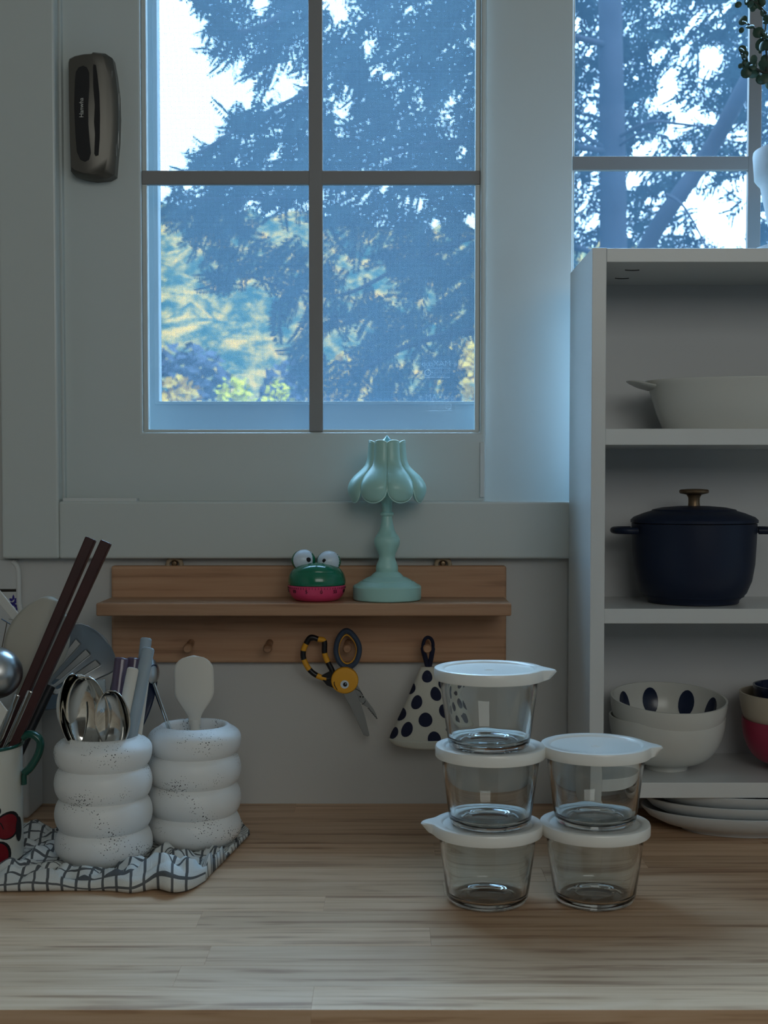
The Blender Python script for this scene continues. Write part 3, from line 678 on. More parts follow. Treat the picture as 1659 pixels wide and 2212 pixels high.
# ------------------------------------------------------------------ frog kitchen timer
YT = -0.062
T0 = Vector((W(684.5, 1290, YT).x, YT, sz1 + 0.0002))
fg = thing('kitchen_timer', 'green frog-shaped kitchen timer with bulging eyes and a pink dial base', 'timer', T0)
R2 = 0.0345
lathe('dial_base', [(0, 0), (0.022, 0), (0.026, 0.0012), (0.0300, 0.005), (0.0330, 0.0105), (R2, 0.0175), (R2 - 0.001, 0.0185), (0, 0.0185)], M['frog_pink'], fg, 48)
hd = [(0, 0.019), (R2 - 0.0008, 0.019)] + arc(0, 0.022, R2, 0.0, pi / 2, 12, 0.0235)
hd = hd[:2] + [(R2 * max(0.0, cos(a_)) ** 0.72, 0.0215 + 0.0235 * sin(a_) ** 0.95) for a_ in [pi / 2 * k / 14 for k in range(15)]]
hd[-1] = (0, hd[-1][1])
lathe('frog_head', hd, M['frog'], fg, 48, rmod=lambda a, i: 1.0)
for sgx in (-1, 1):
    bm_ = bmesh.new(); bmesh.ops.create_uvsphere(bm_, u_segments=28, v_segments=18, radius=0.0131)
    for v_ in bm_.verts: v_.co.x *= 1.12; v_.co.y *= 0.95
    me = bpy.data.meshes.new('eye_socket'); bm_.to_mesh(me); bm_.free(); me.materials.append(M['frog'])
    for p in me.polygons: p.use_smooth = True
    so = link(bpy.data.objects.new('eye_socket', me), fg); so.location = (sgx * 0.0150 - 0.001, 0.003, 0.0468 + (-0.001 if sgx > 0 else 0.0005))
    # white front of eye
    vs = []; fs = []; nu, nv = 20, 12
    for i in range(nv + 1):
        th_ = (pi * 0.45) * i / nv
        for j in range(nu):
            a = 2 * pi * j / nu
            vs.append((0.0136 * sin(th_) * cos(a) * 1.08, -0.0136 * cos(th_), 0.0136 * sin(th_) * sin(a) * 0.98))
    for i in range(nv):
        for j in range(nu): fs.append((i * nu + j, i * nu + (j + 1) % nu, (i + 1) * nu + (j + 1) % nu, (i + 1) * nu + j))
    ew = meshobj('eye_white', vs, fs, M['eye'], so); fixn(ew); ew.rotation_euler = (-0.12, 0, 0.5 if sgx < 0 else 0.30)
    pu = lathe('pupil', [(0, 0.0012), (0.002, 0.001), (0.0029, 0.0), (0, -0.001)], M['black'], so, 20)
    pu.rotation_euler = (pi / 2 + 0.1, 0, -sgx * 0.05); pu.location = (-sgx * 0.0055 + 0.0012, -0.0122, 0.0015)
# brow ridge of the head below the eyes
bm_ = bmesh.new(); bmesh.ops.create_uvsphere(bm_, u_segments=28, v_segments=18, radius=1)
for v_ in bm_.verts: v_.co = Vector((v_.co.x * 0.027, v_.co.y * 0.020, v_.co.z * 0.011 - abs(v_.co.x) ** 2 * 0.003))
me = bpy.data.meshes.new('muzzle'); bm_.to_mesh(me); bm_.free(); me.materials.append(M['frog'])
for p in me.polygons: p.use_smooth = True
o = link(bpy.data.objects.new('muzzle', me), fg); o.location = (0.0, -0.010, 0.0345)
ticks = []
for k in range(60):
    a = 2 * pi * k / 60; l_ = 0.0022 if k % 5 else 0.0030; r_ = R2 - 0.0002
    R3 = Matrix.Rotation(a, 3, 'Z'); ticks.append(boxvf(R3 @ Vector((0, -r_, 0.0163)), (0.0002, 0.0002, l_ / 2), R3))
merge('tick_marks', ticks, M['black'], fg, smooth=False)
for lab, deg in (('0', 12), ('5', -18), ('10', -48), ('55', 42), ('50', 72), ('15', -78)):
    a = math.radians(deg); R4 = Matrix.Rotation(a, 4, 'Z')
    text('numeral', lab, 0.0058, M['black'], fg, R4 @ Matrix.Translation((0, -R2 + 0.0005, 0.0122)) @ Matrix.Rotation(pi / 2 + 0.18, 4, 'X'), 0.0002)

# ------------------------------------------------------------------ scissors
YX = -0.034; kx = (YX + ZD) / F; S0 = Vector((W(745, 1470, YX).x, YX, W(745, 1470, YX).z))
sci = thing('scissors', 'kitchen scissors with a yellow smiling bird face, one ring hung on a rack peg', 'scissors', S0)
def q2(px, py, y=0.0): return Vector(((px - 745) * kx, y, (1470 - py) * kx))
ring = [(712, 1378), (688, 1372), (662, 1392), (655, 1412), (660, 1432), (676, 1455), (700, 1465), (716, 1468), (720, 1450), (712, 1425), (702, 1405)]
ring = [(671, 1376), (661, 1390), (655, 1405), (656, 1424), (668, 1446), (684, 1459), (705, 1466), (718, 1462), (718, 1450), (708, 1430), (701, 1410), (700, 1384), (687, 1380)]
rp_ = spline([q2(*p) for p in ring], 6, closed=True)
stripes = lambda i: 1 if (i // 6) % 2 == 0 or 36 <= i < 50 else 0
tube('finger_ring', rp_, 0.0034, None, sci, seg=8, closed=True, flat=1.1, mats=[M['yellow'], M['black']], matf=stripes)
plate_poly('ring_spur', [(a.x, a.z) for a in (q2(671, 1384), q2(672, 1372), q2(678, 1374), q2(690, 1379))], -0.002, 0.002, M['black'], sci, 0.0004)
plate_poly('grip_neck', [(a.x, a.z) for a in (q2(690, 1461), q2(715, 1448), q2(735, 1462), q2(730, 1490), q2(706, 1480))], -0.003, 0.003, M['black'], sci, 0.001)
ring2 = [(749, 1362), (763, 1372), (774, 1390), (776, 1408), (770, 1428), (758, 1440), (745, 1441), (733, 1430), (726, 1410), (728, 1388), (737, 1370)]
tube('finger_ring', spline([q2(p[0], p[1], 0.003) for p in ring2], 5, closed=True), 0.0034, M['bluering'], sci, seg=8, closed=True, flat=1.2)
tube('ring_liner', spline([q2(750 + (p[0] - 750) * 0.78, 1404 + (p[1] - 1404) * 0.78, 0.003) for p in ring2], 5, closed=True), 0.0009, M['yellow'], sci, seg=6, closed=True)
plate_poly('grip_neck', [(a.x, a.z) for a in (q2(735, 1428), q2(748, 1438), q2(764, 1430), q2(762, 1450), q2(742, 1452))], 0.000, 0.006, M['bluering'], sci, 0.001)
fc = [q2(745 + 29.5 * cos(2 * pi * k / 40), 1468 - 28.5 * sin(2 * pi * k / 40)) for k in range(40)]
plate_poly('face_disc', [(a.x, a.z) for a in fc], -0.009, 0.001, M['yellow'], sci, 0.002, 4, smooth=True)
def disc(name, px, py, rx_, ry_, y, th_, mt_, par):
    c_ = q2(px, py); return plate_poly(name, [(c_.x + rx_ * kx * cos(2 * pi * k / 28), c_.z + ry_ * kx * sin(2 * pi * k / 28)) for k in range(28)], y - th_, y, mt_, par, 0.0)
disc('eye_white', 745, 1476, 9, 9, -0.009, 0.0004, M['eye'], sci); disc('pupil', 746, 1476, 4.6, 4.8, -0.0094, 0.0003, M['black'], sci)
disc('eye_glint', 747.5, 1474.5, 1.1, 1.1, -0.0097, 0.0002, M['eye'], sci)
tube('smile', spline([q2(722.5, 1470, -0.009), q2(723, 1477, -0.0093), q2(729, 1488, -0.009)], 6), 0.0005, M['black'], sci, seg=6)
def pp(l): return [((px - 745) * kx, (1470 - py) * kx) for px, py in l]
plate_poly('blade', pp([(740, 1495), (762, 1484), (772, 1498), (781, 1525), (788, 1545), (797, 1582), (798, 1589), (794, 1591), (786, 1588), (772, 1558), (755, 1523)]), -0.0045, -0.003, M['blade'], sci, 0.0004)
plate_poly('blade', pp([(755, 1480), (772, 1478), (785, 1502), (806, 1530), (812, 1541), (816, 1553), (809, 1546), (795, 1528), (784, 1522), (765, 1500)]), -0.0025, -0.001, M['blade'], sci, 0.0004)
zig = []
for k in range(14):
    a_ = k / 13; zig.append(q2(795 + 20 * a_ + (0.8 if k % 2 else -0.8), 1529 + 24 * a_ + (-0.8 if k % 2 else 0.8), -0.0027))
tube('serration', zig, 0.00045, M['black'], sci, seg=5)
disc('etched_dot', 778.5, 1504, 1.8, 1.8, -0.0045, 0.0002, M['black'], sci); disc('etched_dot', 784.5, 1505, 1.6, 1.8, -0.0026, 0.0002, M['black'], sci)
tube('etched_line', spline([q2(768, 1487, -0.0046), q2(778, 1492, -0.0046), q2(784, 1500, -0.0046)], 5), 0.00035, M['black'], sci, seg=5)
tube('etched_line', spline([q2(782, 1521, -0.0046), q2(787, 1518, -0.0035), q2(790, 1513, -0.0028)], 5), 0.00035, M['black'], sci, seg=5)

# ------------------------------------------------------------------ polka dot pan-handle holder
YP = -0.040; kp = (YP + ZD) / F; P0 = Vector((W(925, 1595, YP).x, YP, W(925, 1595, YP).z))
mt_ = thing('oven_mitt', 'cream cone-shaped oven mitt with navy polka dots hanging by a navy loop from a peg', 'oven mitt', P0)
HM = 157 * kp
def wv(v):   # half width
    return 82 * kp * (1 - v) ** 0.92 * (1 - 0.0) + 12 * kp * v ** 3 + 0.0015
def SM(u, v):  # u angle, -pi/2 looks at the camera
    ww = wv(v); d_ = 0.36 * ww + 0.004
    return Vector((ww * cos(u) - 2 * kp * v, d_ * sin(u), HM * v + 0.0015 * cos(2 * u) * (1 - v)))
nu, nv = 48, 24; vs = [SM(2 * pi * j / nu, i / nv) for i in range(nv + 1) for j in range(nu)]
fs = [(i * nu + j, i * nu + (j + 1) % nu, (i + 1) * nu + (j + 1) % nu, (i + 1) * nu + j) for i in range(nv) for j in range(nu)] + [tuple(nv * nu + j for j in range(nu))]
o = meshobj('cloth_cone', vs, fs, M['cloth'], mt_); fixn(o)
dots = []
def uof(px, py):   # angle/height of a dot seen at (px,py)
    v = (1595 - py) / 157; x_ = (px - 925) * kp + 2 * kp * v; c_ = max(-0.985, min(0.985, x_ / wv(v))); return -math.acos(c_), v
for px, py, rx_, ry_, rt in [(922, 1457, 15, 13, 0), (899, 1512, 15, 15, 0.3), (941, 1494, 15, 15, 0), (918, 1547, 17, 15, 0), (878, 1570, 15, 16, 0.3), (960, 1532, 15, 15, 0), (937, 1586, 16, 15, 0), (979, 1575, 15, 15, 0), (888, 1487, 10, 12, 0), (866, 1543, 13, 14, 0), (850, 1583, 12, 13, 0), (965, 1570, 4, 4, 0), (958, 1478, 10, 12, 0), (990, 1540, 10, 14, 0)]:
    u, v = uof(px, py)
    su = abs(wv(v) * sin(u)) + 0.36 * wv(v) * abs(cos(u)) * 0.5 + 0.004
    vs_, fs_ = patch(SM, u, v, rx_ * kp / su, ry_ / 157, 0.0004, rot=0, clip=lambda a, b: (a, max(0.0, min(1.0, b))))
    dots.append((vs_, fs_))
for v_, f_ in dots: meshobj('polka_dot', v_, f_, M['navy_cloth'], mt_)
# lining band below, loop above
lin = []
for i in range(6):
    t_ = i / 5
    for j in range(nu):
        a_ = 2 * pi * j / nu; ww = wv(0) * (0.97 - 0.10 * t_ ** 2); lin.append(Vector((ww * cos(a_), (0.36 * ww + 0.003) * sin(a_), -0.010 * t_ * (0.4 + 0.6 * abs(sin(a_))) + 0.001)))
fs = [(i * nu + j, i * nu + (j + 1) % nu, (i + 1) * nu + (j + 1) % nu, (i + 1) * nu + j) for i in range(5) for j in range(nu)]
o = meshobj('lining_hem', lin, fs, M['lining'], mt_); md = o.modifiers.new('t', 'SOLIDIFY'); md.thickness = 0.0025
lp = spline([Vector(((px - 925) * kp, 0.0, (1595 - py) * kp)) for px, py in [(925, 1444), (920, 1425), (914, 1402), (914, 1388), (918, 1378), (924, 1374.5), (931, 1378), (935, 1388), (934, 1402), (930, 1425), (926, 1444)]], 5)
tube('hanging_loop', lp, [0.0030 if i < 12 or i > len(lp) - 13 else 0.0021 for i in range(len(lp))], M['navy_cloth'], mt_, seg=8, flat=1.6)

# ------------------------------------------------------------------ stacked glass containers
GP = 0.0755
glass_prof = [(0, 0.0022), (0.014, 0.0020), (0.0235, 0.0014), (0.0265, 0.0002), (0.0300, 0.0), (0.0345, 0.0006), (0.0374, 0.0028), (0.0390, 0.0070), (0.0455, 0.0560), (0.0470, 0.0690), (0.0470, 0.0705), (0.0462, 0.0712), (0.0446, 0.0710), (0.0440, 0.0695), (0.0425, 0.0560), (0.0362, 0.0120), (0.0345, 0.0085), (0.0315, 0.0068), (0.0255, 0.0072), (0.0215, 0.0090), (0.0170, 0.0070), (0.0, 0.0068)]
lid_prof = [(0, 0.0735), (0.040, 0.0735), (0.0425, 0.0740), (0.0435, 0.0753), (0.0450, 0.0762), (0.0500, 0.0762), (0.0516, 0.0756), (0.0522, 0.0742), (0.0522, 0.0660), (0.0516, 0.0652), (0.0500, 0.0652), (0.0496, 0.0658), (0.0494, 0.0722), (0, 0.0722)]
def lid_obj(parent, ang):
    seg = 96; vs = []; rows = []
    for i, (r, z) in enumerate(lid_prof):
        if r == 0: rows.append([len(vs)]); vs.append((0, 0, z)); continue
        row = []
        for k in range(seg):
            a = 2 * pi * k / seg; d = (a - ang + pi) % (2 * pi) - pi
            wgt = {4: 0.0, 5: 0.7, 6: 0.95, 7: 1.0, 8: 0.45, 9: 0.25, 10: 0.05}.get(i, 0)
            ext = 0.0115 * (0.5 + 0.5 * cos(pi * min(1.0, abs(d) / 0.34))) ** 1.25 if abs(d) < 0.34 else 0
            rr = r + wgt * ext; row.append(len(vs)); vs.append((rr * cos(a), rr * sin(a), z - (0.0015 * wgt * ext / 0.0155 if i < 8 else 0)))
        rows.append(row)
    fs = []
    for A, B in zip(rows, rows[1:]):
        for k in range(seg):
            q = (k + 1) % seg
            if len(A) == 1: fs.append((A[0], B[q], B[k]))
            elif len(B) == 1: fs.append((A[k], A[q], B[0]))
            else: fs.append((A[k], A[q], B[q], B[k]))
    o = meshobj('lid', vs, fs, M['lid'], parent); fixn(o); autosmooth(o, 40); return o
cZr, cZl = 1.180, 1.178
XR_ = (1289 - CX) * cZr / F; XL_ = (1055 - CX) * cZl / F
glass_me = None
conts = [
    (XL_, -ZD + cZl, 0, pi * 0.97, 'round glass food container at the bottom of the left stack, lid spout pointing left'),
    (XL_ + 0.0025, -ZD + cZl, 1, pi * 0.5, 'round lidded glass food container in the middle of the three-high stack'),
    (XL_ + 0.0012, -ZD + cZl + 0.001, 2, -0.12, 'topmost round glass food container of the three-high stack, lid spout pointing right'),
    (XR_, -ZD + cZr, 0, pi * 0.5, 'round lidded glass food container at the bottom of the two-high stack'),
    (XR_ + 0.001, -ZD + cZr + 0.004, 1, -0.10, 'upper round glass food container of the two-high stack, in front of the bowls')]
for X_, Y_, lv, an, lab in conts:
    c_ = thing('food_container', lab, 'food container', (X_, Y_, lv * (GP - 0.0018) + 0.0002), 'stacked glass containers with white lids')
    if glass_me is None: g = lathe('glass_body', glass_prof, M['glass'], c_, 72, ang=60); glass_me = g.data
    else: g = link(bpy.data.objects.new('glass_body', glass_me), c_)
    lid_obj(c_, an)
    t_ = text('lid_emboss', 'o', 0.012, M['lid'], c_, Matrix.Translation((0, 0, 0.0736)) @ Matrix.Diagonal((1.6, 1, 1, 1)), 0.0002)
    t_.parent = c_

# ------------------------------------------------------------------ bookcase contents
# cocotte
YC = -0.104; kc = (YC + ZD) / F; C0 = Vector(((1499 - CX) * kc, YC, zB + 0.0002))
ck = thing('cooking_pot', 'navy enamelled round cooking pot with lid and brass knob on the middle shelf', 'cooking pot', C0)
R3_ = 133 * kc
lathe('pot_body', [(0, 0.0), (R3_ * 0.70, 0), (R3_ * 0.72, 0.001), (R3_ * 0.725, 0.004), (R3_ * 0.84, 0.012), (R3_ * 0.92, 0.026), (R3_ * 0.965, 0.045), (R3_ * 0.985, 0.070), (R3_ * 0.995, 0.0915), (R3_ * 0.95, 0.0915), (R3_ * 0.90, 0.03), (R3_ * 0.8, 0.008), (0, 0.006)], M['navy'], ck, 64, ang=45)
lathe('lid', [(0, 0.0918), (R3_ * 0.93, 0.0918), (R3_ * 1.01, 0.0925), (R3_ * 1.012, 0.0955), (R3_ * 0.96, 0.0990), (R3_ * 0.80, 0.1035), (R3_ * 0.68, 0.1060), (R3_ * 0.66, 0.1075), (R3_ * 0.5, 0.1100), (R3_ * 0.25, 0.1115), (0, 0.1120)], M['navy'], ck, 64, ang=30)
lathe('knob', [(0, 0.1118), (0.0068, 0.1118), (0.0064, 0.116), (0.0066, 0.121), (0.0085, 0.1245), (0.0160, 0.1262), (0.0168, 0.1275), (0.0168, 0.1292), (0.0155, 0.1305), (0.008, 0.1312), (0, 0.1314)], M['brass'], ck, 40)
for sg in (-1, 1):
    z_ = 0.0835
    pts = spline([Vector((sg * (R3_ * 0.97), -0.020, z_)), Vector((sg * (R3_ + 0.010), -0.021, z_)), Vector((sg * (R3_ + 0.0185), -0.013, z_)), Vector((sg * (R3_ + 0.0205), 0, z_)), Vector((sg * (R3_ + 0.0185), 0.013, z_)), Vector((sg * (R3_ + 0.010), 0.021, z_)), Vector((sg * (R3_ * 0.97), 0.020, z_))], 5)
    tube('handle', pts, 0.0042, M['navy'], ck, seg=12, flat=0.95, up=(0, 0, 1))
# bowls
def bowl_prof(R, H, foot=0.024, th_=0.0028, fh=0.007):
    out = [(0, 0.002), (foot - 0.003, 0.0015), (foot - 0.002, 0), (foot, 0), (foot + 0.0005, fh)]
    N = 14
    for k in range(1, N + 1):
        t = k / N; out.append((foot + 0.0005 + (R - foot - 0.0005) * sin(t * pi / 2) ** 0.92, fh + (H - fh) * (1 - cos(t * pi / 2)) ** 1.05))
    inn = [(r - th_, z + th_ * 0.9) for r, z in out[5:]][::-1]; inn[0] = (R - th_ * 0.8, H)
    return out + inn + [(foot * 0.6, fh + 0.003), (0, fh + 0.0025)]
YW = -0.106; kw = (YW + ZD) / F
Bp = Vector(((1444 - CX) * kw, YW, zC + 0.0002)); RB = 124 * kw
dist = [0, 1]
bprof = bowl_prof(RB, 0.0615)
def inner(u, v):   # v 0..1 along inside from rim to middle
    seg_ = [(RB - 0.0022, 0.0615)] + [(r, z) for r, z in bprof[20:33]]
    s_ = v * (len(seg_) - 1); i = max(0, min(int(s_), len(seg_) - 2)); f = s_ - i
    r = seg_[i][0] * (1 - f) + seg_[i + 1][0] * f; z = seg_[i][1] * (1 - f) + seg_[i + 1][1] * f
    return Vector((r * cos(u), r * sin(u), z))
for k, lab in ((0, 'plain lower one of two white rice bowls stacked on the low shelf'), (1, 'upper white bowl with large navy dots inside, nested in a plain bowl')):
    b_ = thing('bowl', lab, 'bowl', Bp + Vector((0.0, 0.002 * k, 0.0225 * k)), 'stacked white bowls')
    lathe('bowl_body', bprof, M['china'], b_, 64, ang=50)
    if k:
        b_.rotation_euler = (0.12, 0.015, 0)
        ds = []
        for a_ in (21, 56, 98, 136, 178, 222, 270, 320):
            u0 = math.radians(a_); ds.append(patch(inner, u0, 0.32, 0.165, 0.215, 0.0004, 4, 20))
        [meshobj('navy_dot', v_, f_, M['dotnavy'], b_) for v_, f_ in ds]
# right-hand bowls, mostly outside
kx2 = (YW + ZD) / F; Bq = Vector(((1722 - CX) * kx2, YW - 0.004, zC + 0.0002))
b1 = thing('bowl', 'crimson bowl at the bottom of the nested stack at the right edge', 'bowl', Bq, 'nested coloured bowls')
lathe('bowl_body', bowl_prof(114 * kx2, 0.058, 0.028), M['red'], b1, 56, ang=50)
b2 = thing('bowl', 'beige bowl resting on the crimson bowl at the right edge', 'bowl', Bq + Vector((0, 0, 0.0285)), 'nested coloured bowls')
lathe('bowl_body', bowl_prof(119 * kx2, 0.060, 0.028), M['beige'], b2, 56, ang=50)
b3 = thing('bowl', 'small navy bowl inside the beige bowl at the right edge', 'bowl', Bq + Vector((0.002, 0, 0.0470)), 'nested coloured bowls')
lathe('bowl_body', bowl_prof(94 * kx2, 0.050, 0.022), M['dotnavy'], b3, 48, ang=50)
# baking dish on upper shelf
YD = -0.100; kd = (YD + ZD) / F; D0 = Vector(((1650 - CX) * kd, YD, zA + 0.0002))
bd = thing('baking_dish', 'oval off-white baking dish with a lug handle on the upper shelf', 'baking dish', D0)
ax_ = 250 * kd
dp = [(0, 0), (0.86, 0), (0.875, 0.002), (0.93, 0.020), (0.985, 0.042), (1.0, 0.050), (1.03, 0.0545), (1.03, 0.057), (0.985, 0.0575), (0.96, 0.052), (0.90, 0.02), (0.84, 0.005), (0, 0.005)]
lathe('dish_body', [(r * ax_, z * 1.02) for r, z in dp], M['china'], bd, 72, sy_=0.50, ang=50)
for sg in (-1, 1):
    pts = [Vector((sg * (ax_ * 0.98), 0.0, 0.051)), Vector((sg * (ax_ + 0.008), 0, 0.0535)), Vector((sg * (ax_ + 0.017), 0, 0.0560)), Vector((sg * (ax_ + 0.026), 0, 0.0580))]
    tube('lug_handle', spline(pts, 4), [0.026, 0.0255, 0.025, 0.0245, 0.024, 0.023, 0.022, 0.020, 0.018, 0.016, 0.012, 0.008, 0.003], M['china'], bd, seg=20, flat=0.15, up=(0, 0, 1))
# platters
YO = -0.112; ko = (YO + ZD) / F; O0 = Vector(((1618 - CX) * ko, YO, 0.0003))
for k, lab in enumerate(('lowest of three grey-white oval platters under the bookcase shelf', 'middle one of three grey-white oval platters under the bookcase shelf', 'uppermost of three grey-white oval platters under the bookcase shelf')):
    z_ = 0.0118 * k; A_ = 0.121 - 0.001 * k
    p_ = thing('platter', lab, 'plate', O0 + Vector((0.002 * k, 0, z_)), 'stacked oval platters')
    pf = [(0, 0.001), (0.58, 0.001), (0.60, 0), (0.62, 0), (0.64, 0.003), (0.80, 0.0085), (0.93, 0.016), (0.995, 0.0245), (1.0, 0.0265), (0.985, 0.027), (0.92, 0.019), (0.78, 0.0118), (0.6, 0.007), (0, 0.006)]
    lathe('platter_body', [(r * A_, z) for r, z in pf], M['plate'], p_, 72, sy_=0.60, ang=50)

# ------------------------------------------------------------------ potted plant on the bookcase
YG = -0.112; kg = (YG + ZD) / F; zt = bz1
PX = (1738 - CX) * kg
sa = thing('plant_saucer', 'white clay saucer on top of the bookcase', 'saucer', (PX, YG, zt + 0.0003))
lathe('saucer_body', [(0, 0), (0.046, 0), (0.054, 0.003), (0.0585, 0.009), (0.0592, 0.012), (0.0575, 0.0125), (0.0560, 0.0105), (0.051, 0.006), (0.045, 0.004), (0, 0.004)], M['pot'], sa, 56, ang=40)
po = thing('potted_plant', 'white clay pot with a leafy trailing plant on top of the bookcase', 'plant', (PX, YG, zt + 0.0045))
hpz = 0.118
lathe('flower_pot', [(0, 0), (0.035, 0), (0.037, 0.002), (0.0525, hpz - 0.040), (0.0535, hpz - 0.037), (0.0565, hpz - 0.034), (0.0595, hpz - 0.030), (0.0615, hpz - 0.004), (0.0610, hpz), (0.0575, hpz), (0.0560, hpz - 0.02), (0.036, 0.006), (0, 0.006)], M['pot'], po, 56, ang=40)
lathe('soil', [(0, hpz - 0.014), (0.0555, hpz - 0.016)], M['soil'], po, 32)
def wpl(px, py, y=YG): return W(px, py, y) - po.location
base_p = Vector((0, 0, hpz - 0.02))
stems = []
main = [base_p, wpl(1700, 250), wpl(1672, 190), wpl(1656, 155), wpl(1656, 115, YG - .005), wpl(1650, 82, YG - .008), wpl(1655, 40), wpl(1640, 5), wpl(1625, -60)]
stems.append(main)
stems.append([wpl(1659, 158), wpl(1648, 156), wpl(1634, 148), wpl(1618, 136), wpl(1605, 128), wpl(1600, 112)])
stems.append([wpl(1652, 84), wpl(1638, 70), wpl(1628, 60), wpl(1616, 52), wpl(1606, 50)])
stems.append([wpl(1655, 30), wpl(1640, 14), wpl(1628, 4), wpl(1612, -8), wpl(1598, -14)])
stems.append([base_p, wpl(1760, 200), wpl(1775, 120), wpl(1790, 30), wpl(1800, -60)])
stems.append([base_p, wpl(1725, 190), wpl(1710, 100), wpl(1715, 20), wpl(1700, -80)])
stems.append([base_p, wpl(1800, 240), wpl(1860, 190), wpl(1900, 120)])
stems.append([wpl(1672, 190), wpl(1690, 140), wpl(1688, 80), wpl(1675, 30)])
rp2 = random.Random(5)
# leaf meshes: round cupped leaves
leafm = []
for q in range(4):
    vs = []; fs = []; n1, n2 = 3, 12; cup = rp2.uniform(0.1, 0.45)
    vs.append((0, 0, 0.5))
    for i in range(1, n1 + 1):
        for k in range(n2):
            a = 2 * pi * k / n2; rr = i / n1 * 0.5; xx, zz = rr * sin(a) * (0.92 if q % 2 else 1.05), rr * cos(a); 
            vs.append((xx, cup * (xx * xx + zz * zz) * 1.6 - 0.1 * abs(xx), 0.5 - zz))
    for k in range(n2): fs.append((0, 1 + k, 1 + (k + 1) % n2))
    for i in range(n1 - 1):
        for k in range(n2):
            a = 1 + i * n2; b__ = (k + 1) % n2; fs.append((a + k, a + n2 + k, a + n2 + b__, a + b__))
    me = bpy.data.meshes.new('leaf'); me.from_pydata(vs, [], fs); me.materials.append(M['pleaf'])
    for p in me.polygons: p.use_smooth = True
    leafm.append(me)
def leaf(p, s, d=None):
    o = bpy.data.objects.new('leaf', rp2.choice(leafm)); link(o, po); o.location = p
    o.scale = (s, s, s); o.rotation_euler = d or (rp2.uniform(-0.9, 0.9), rp2.uniform(0, 6.28), rp2.uniform(-0.9, 0.9)); return o
for st in stems:
    sp_ = spline(st, 5); tube('stem', sp_, [0.0018 * (1 - 0.6 * i / len(sp_)) for i in range(len(sp_))], M['stem'], po, seg=6)
    for i in range(3, len(sp_), 3):
        if rp2.random() < 0.75: leaf(sp_[i], rp2.uniform(0.008, 0.014))
for px, py, s in [(1632, 50, 24), (1611, 46, 12), (1607, 62, 12), (1637, 93, 24), (1605, 108, 15), (1600, 104, 10), (1606, 122, 22), (1604, 134, 12), (1622, 130, 18), (1636, 128, 20), (1624, 146, 22), (1645, 145, 26), (1655, 60, 24), (1650, 36, 20), (1618, 12, 16), (1642, 2, 22), (1630, 8, 12), (1653, 20, 14), (1656, 95, 26), (1658, 128, 22), (1602, 0, 14), (1644, 160, 14), (1615, 138, 10), (1640, 112, 8), (1655, 72, 20), (1634, 62, 9), (1638, 78, 8)]:
    leaf(wpl(px, py + s * 0.4, YG - rp2.uniform(0, 0.01)), s * kg * rp2.uniform(0.9, 1.15))

# ------------------------------------------------------------------ ribbed ceramic crocks
def crock(label, X_, Y_, z_):  # four stacked rings
    t_ = thing('utensil_crock', label, 'utensil crock', (X_, Y_, z_), 'ribbed ceramic crocks')
    pf = [(0, 0.0), (0.040, 0.0)]; H = 0.130; rh = H / 4
    for k in range(4):
        for q in range(1 if k else 2, 12):
            t = q / 12; rr = 0.0438 + 0.0068 * sin(pi * t) ** 0.6
            if k == 0 and t < 0.4: rr -= 0.0055 * (1 - t / 0.4) ** 1.5
            if k == 3 and t > 0.55: rr -= 0.0120 * ((t - 0.55) / 0.45) ** 2.6
            pf.append((rr, rh * (k + t)))
        if k < 3: pf.append((0.0436, rh * (k + 1)))
    pf += [(0.0365, H - 0.0002), (0.0340, H - 0.0012), (0.0327, H - 0.0045)]
    pf += [(0.0322, H * 0.93), (0.034, 0.06), (0.034, 0.008), (0, 0.008)]
    lathe('crock_body', pf, M['ceramic'], t_, 72, ang=60); return t_
XA, YA_ = -0.2940, -0.247; XB, YB_ = -0.2075, -0.186
zc_ = 0.0052
crock('ribbed speckled white crock crammed with spoons, the nearer one', XA, YA_, zc_)
crock('ribbed speckled white crock standing behind, holding a cream spatula', XB, YB_, zc_)

# ------------------------------------------------------------------ enamel mug
kmY = -0.250; km = (kmY + ZD) / F; MX = (-54 - CX) * km; RM = 94 * km; HMg = 0.121
mg = thing('enamel_mug', 'tall cream enamel mug with cherries, green rim and handle at the left edge', 'mug', (MX, kmY, zc_))
lathe('mug_body', [(0, 0), (RM - 0.003, 0), (RM, 0.003), (RM, HMg), (RM - 0.0012, HMg), (RM - 0.0012, 0.004), (0, 0.003)], M['enamel'], mg, 64)
tube('rim', [Vector((RM * cos(2 * pi * k / 48), RM * sin(2 * pi * k / 48), HMg)) for k in range(48)], 0.0019, M['green_rim'], mg, seg=10, closed=True, up=(0, 0, 1))
def mp_(px, py, y=0.0): return Vector(((px - CX) * km - MX, y, W(px, py, kmY).z - zc_))
hpts = spline([mp_(44, 1592), mp_(56, 1586), mp_(72, 1589), mp_(82, 1602), mp_(80, 1622), mp_(70, 1643), mp_(58, 1660), mp_(49, 1668), mp_(46, 1676), mp_(46, 1694)], 5)
hpts = [Vector((p.x, -0.010 * 0, p.z)) for p in hpts]
tube('handle', hpts, [0.0042 if i < len(hpts) * 0.8 else 0.0030 for i in range(len(hpts))], M['green_rim'], mg, seg=10, flat=1.5)
def SG(u, v): return Vector((RM * cos(u), RM * sin(u), v))
def mu_(px, py): x_ = max(-0.999, min(0.999, ((px - CX) * km - MX) / RM)); return -math.acos(x_), mp_(px, py).z - 0.0
def mpatch(lst, off=0.0004):
    return [patch(SG, mu_(px, py)[0], mu_(px, py)[1] + 0.009 * 0, rx_ / RM, rz_, off, 4, 22, rot=rt) for px, py, rx_, rz_, rt in lst]
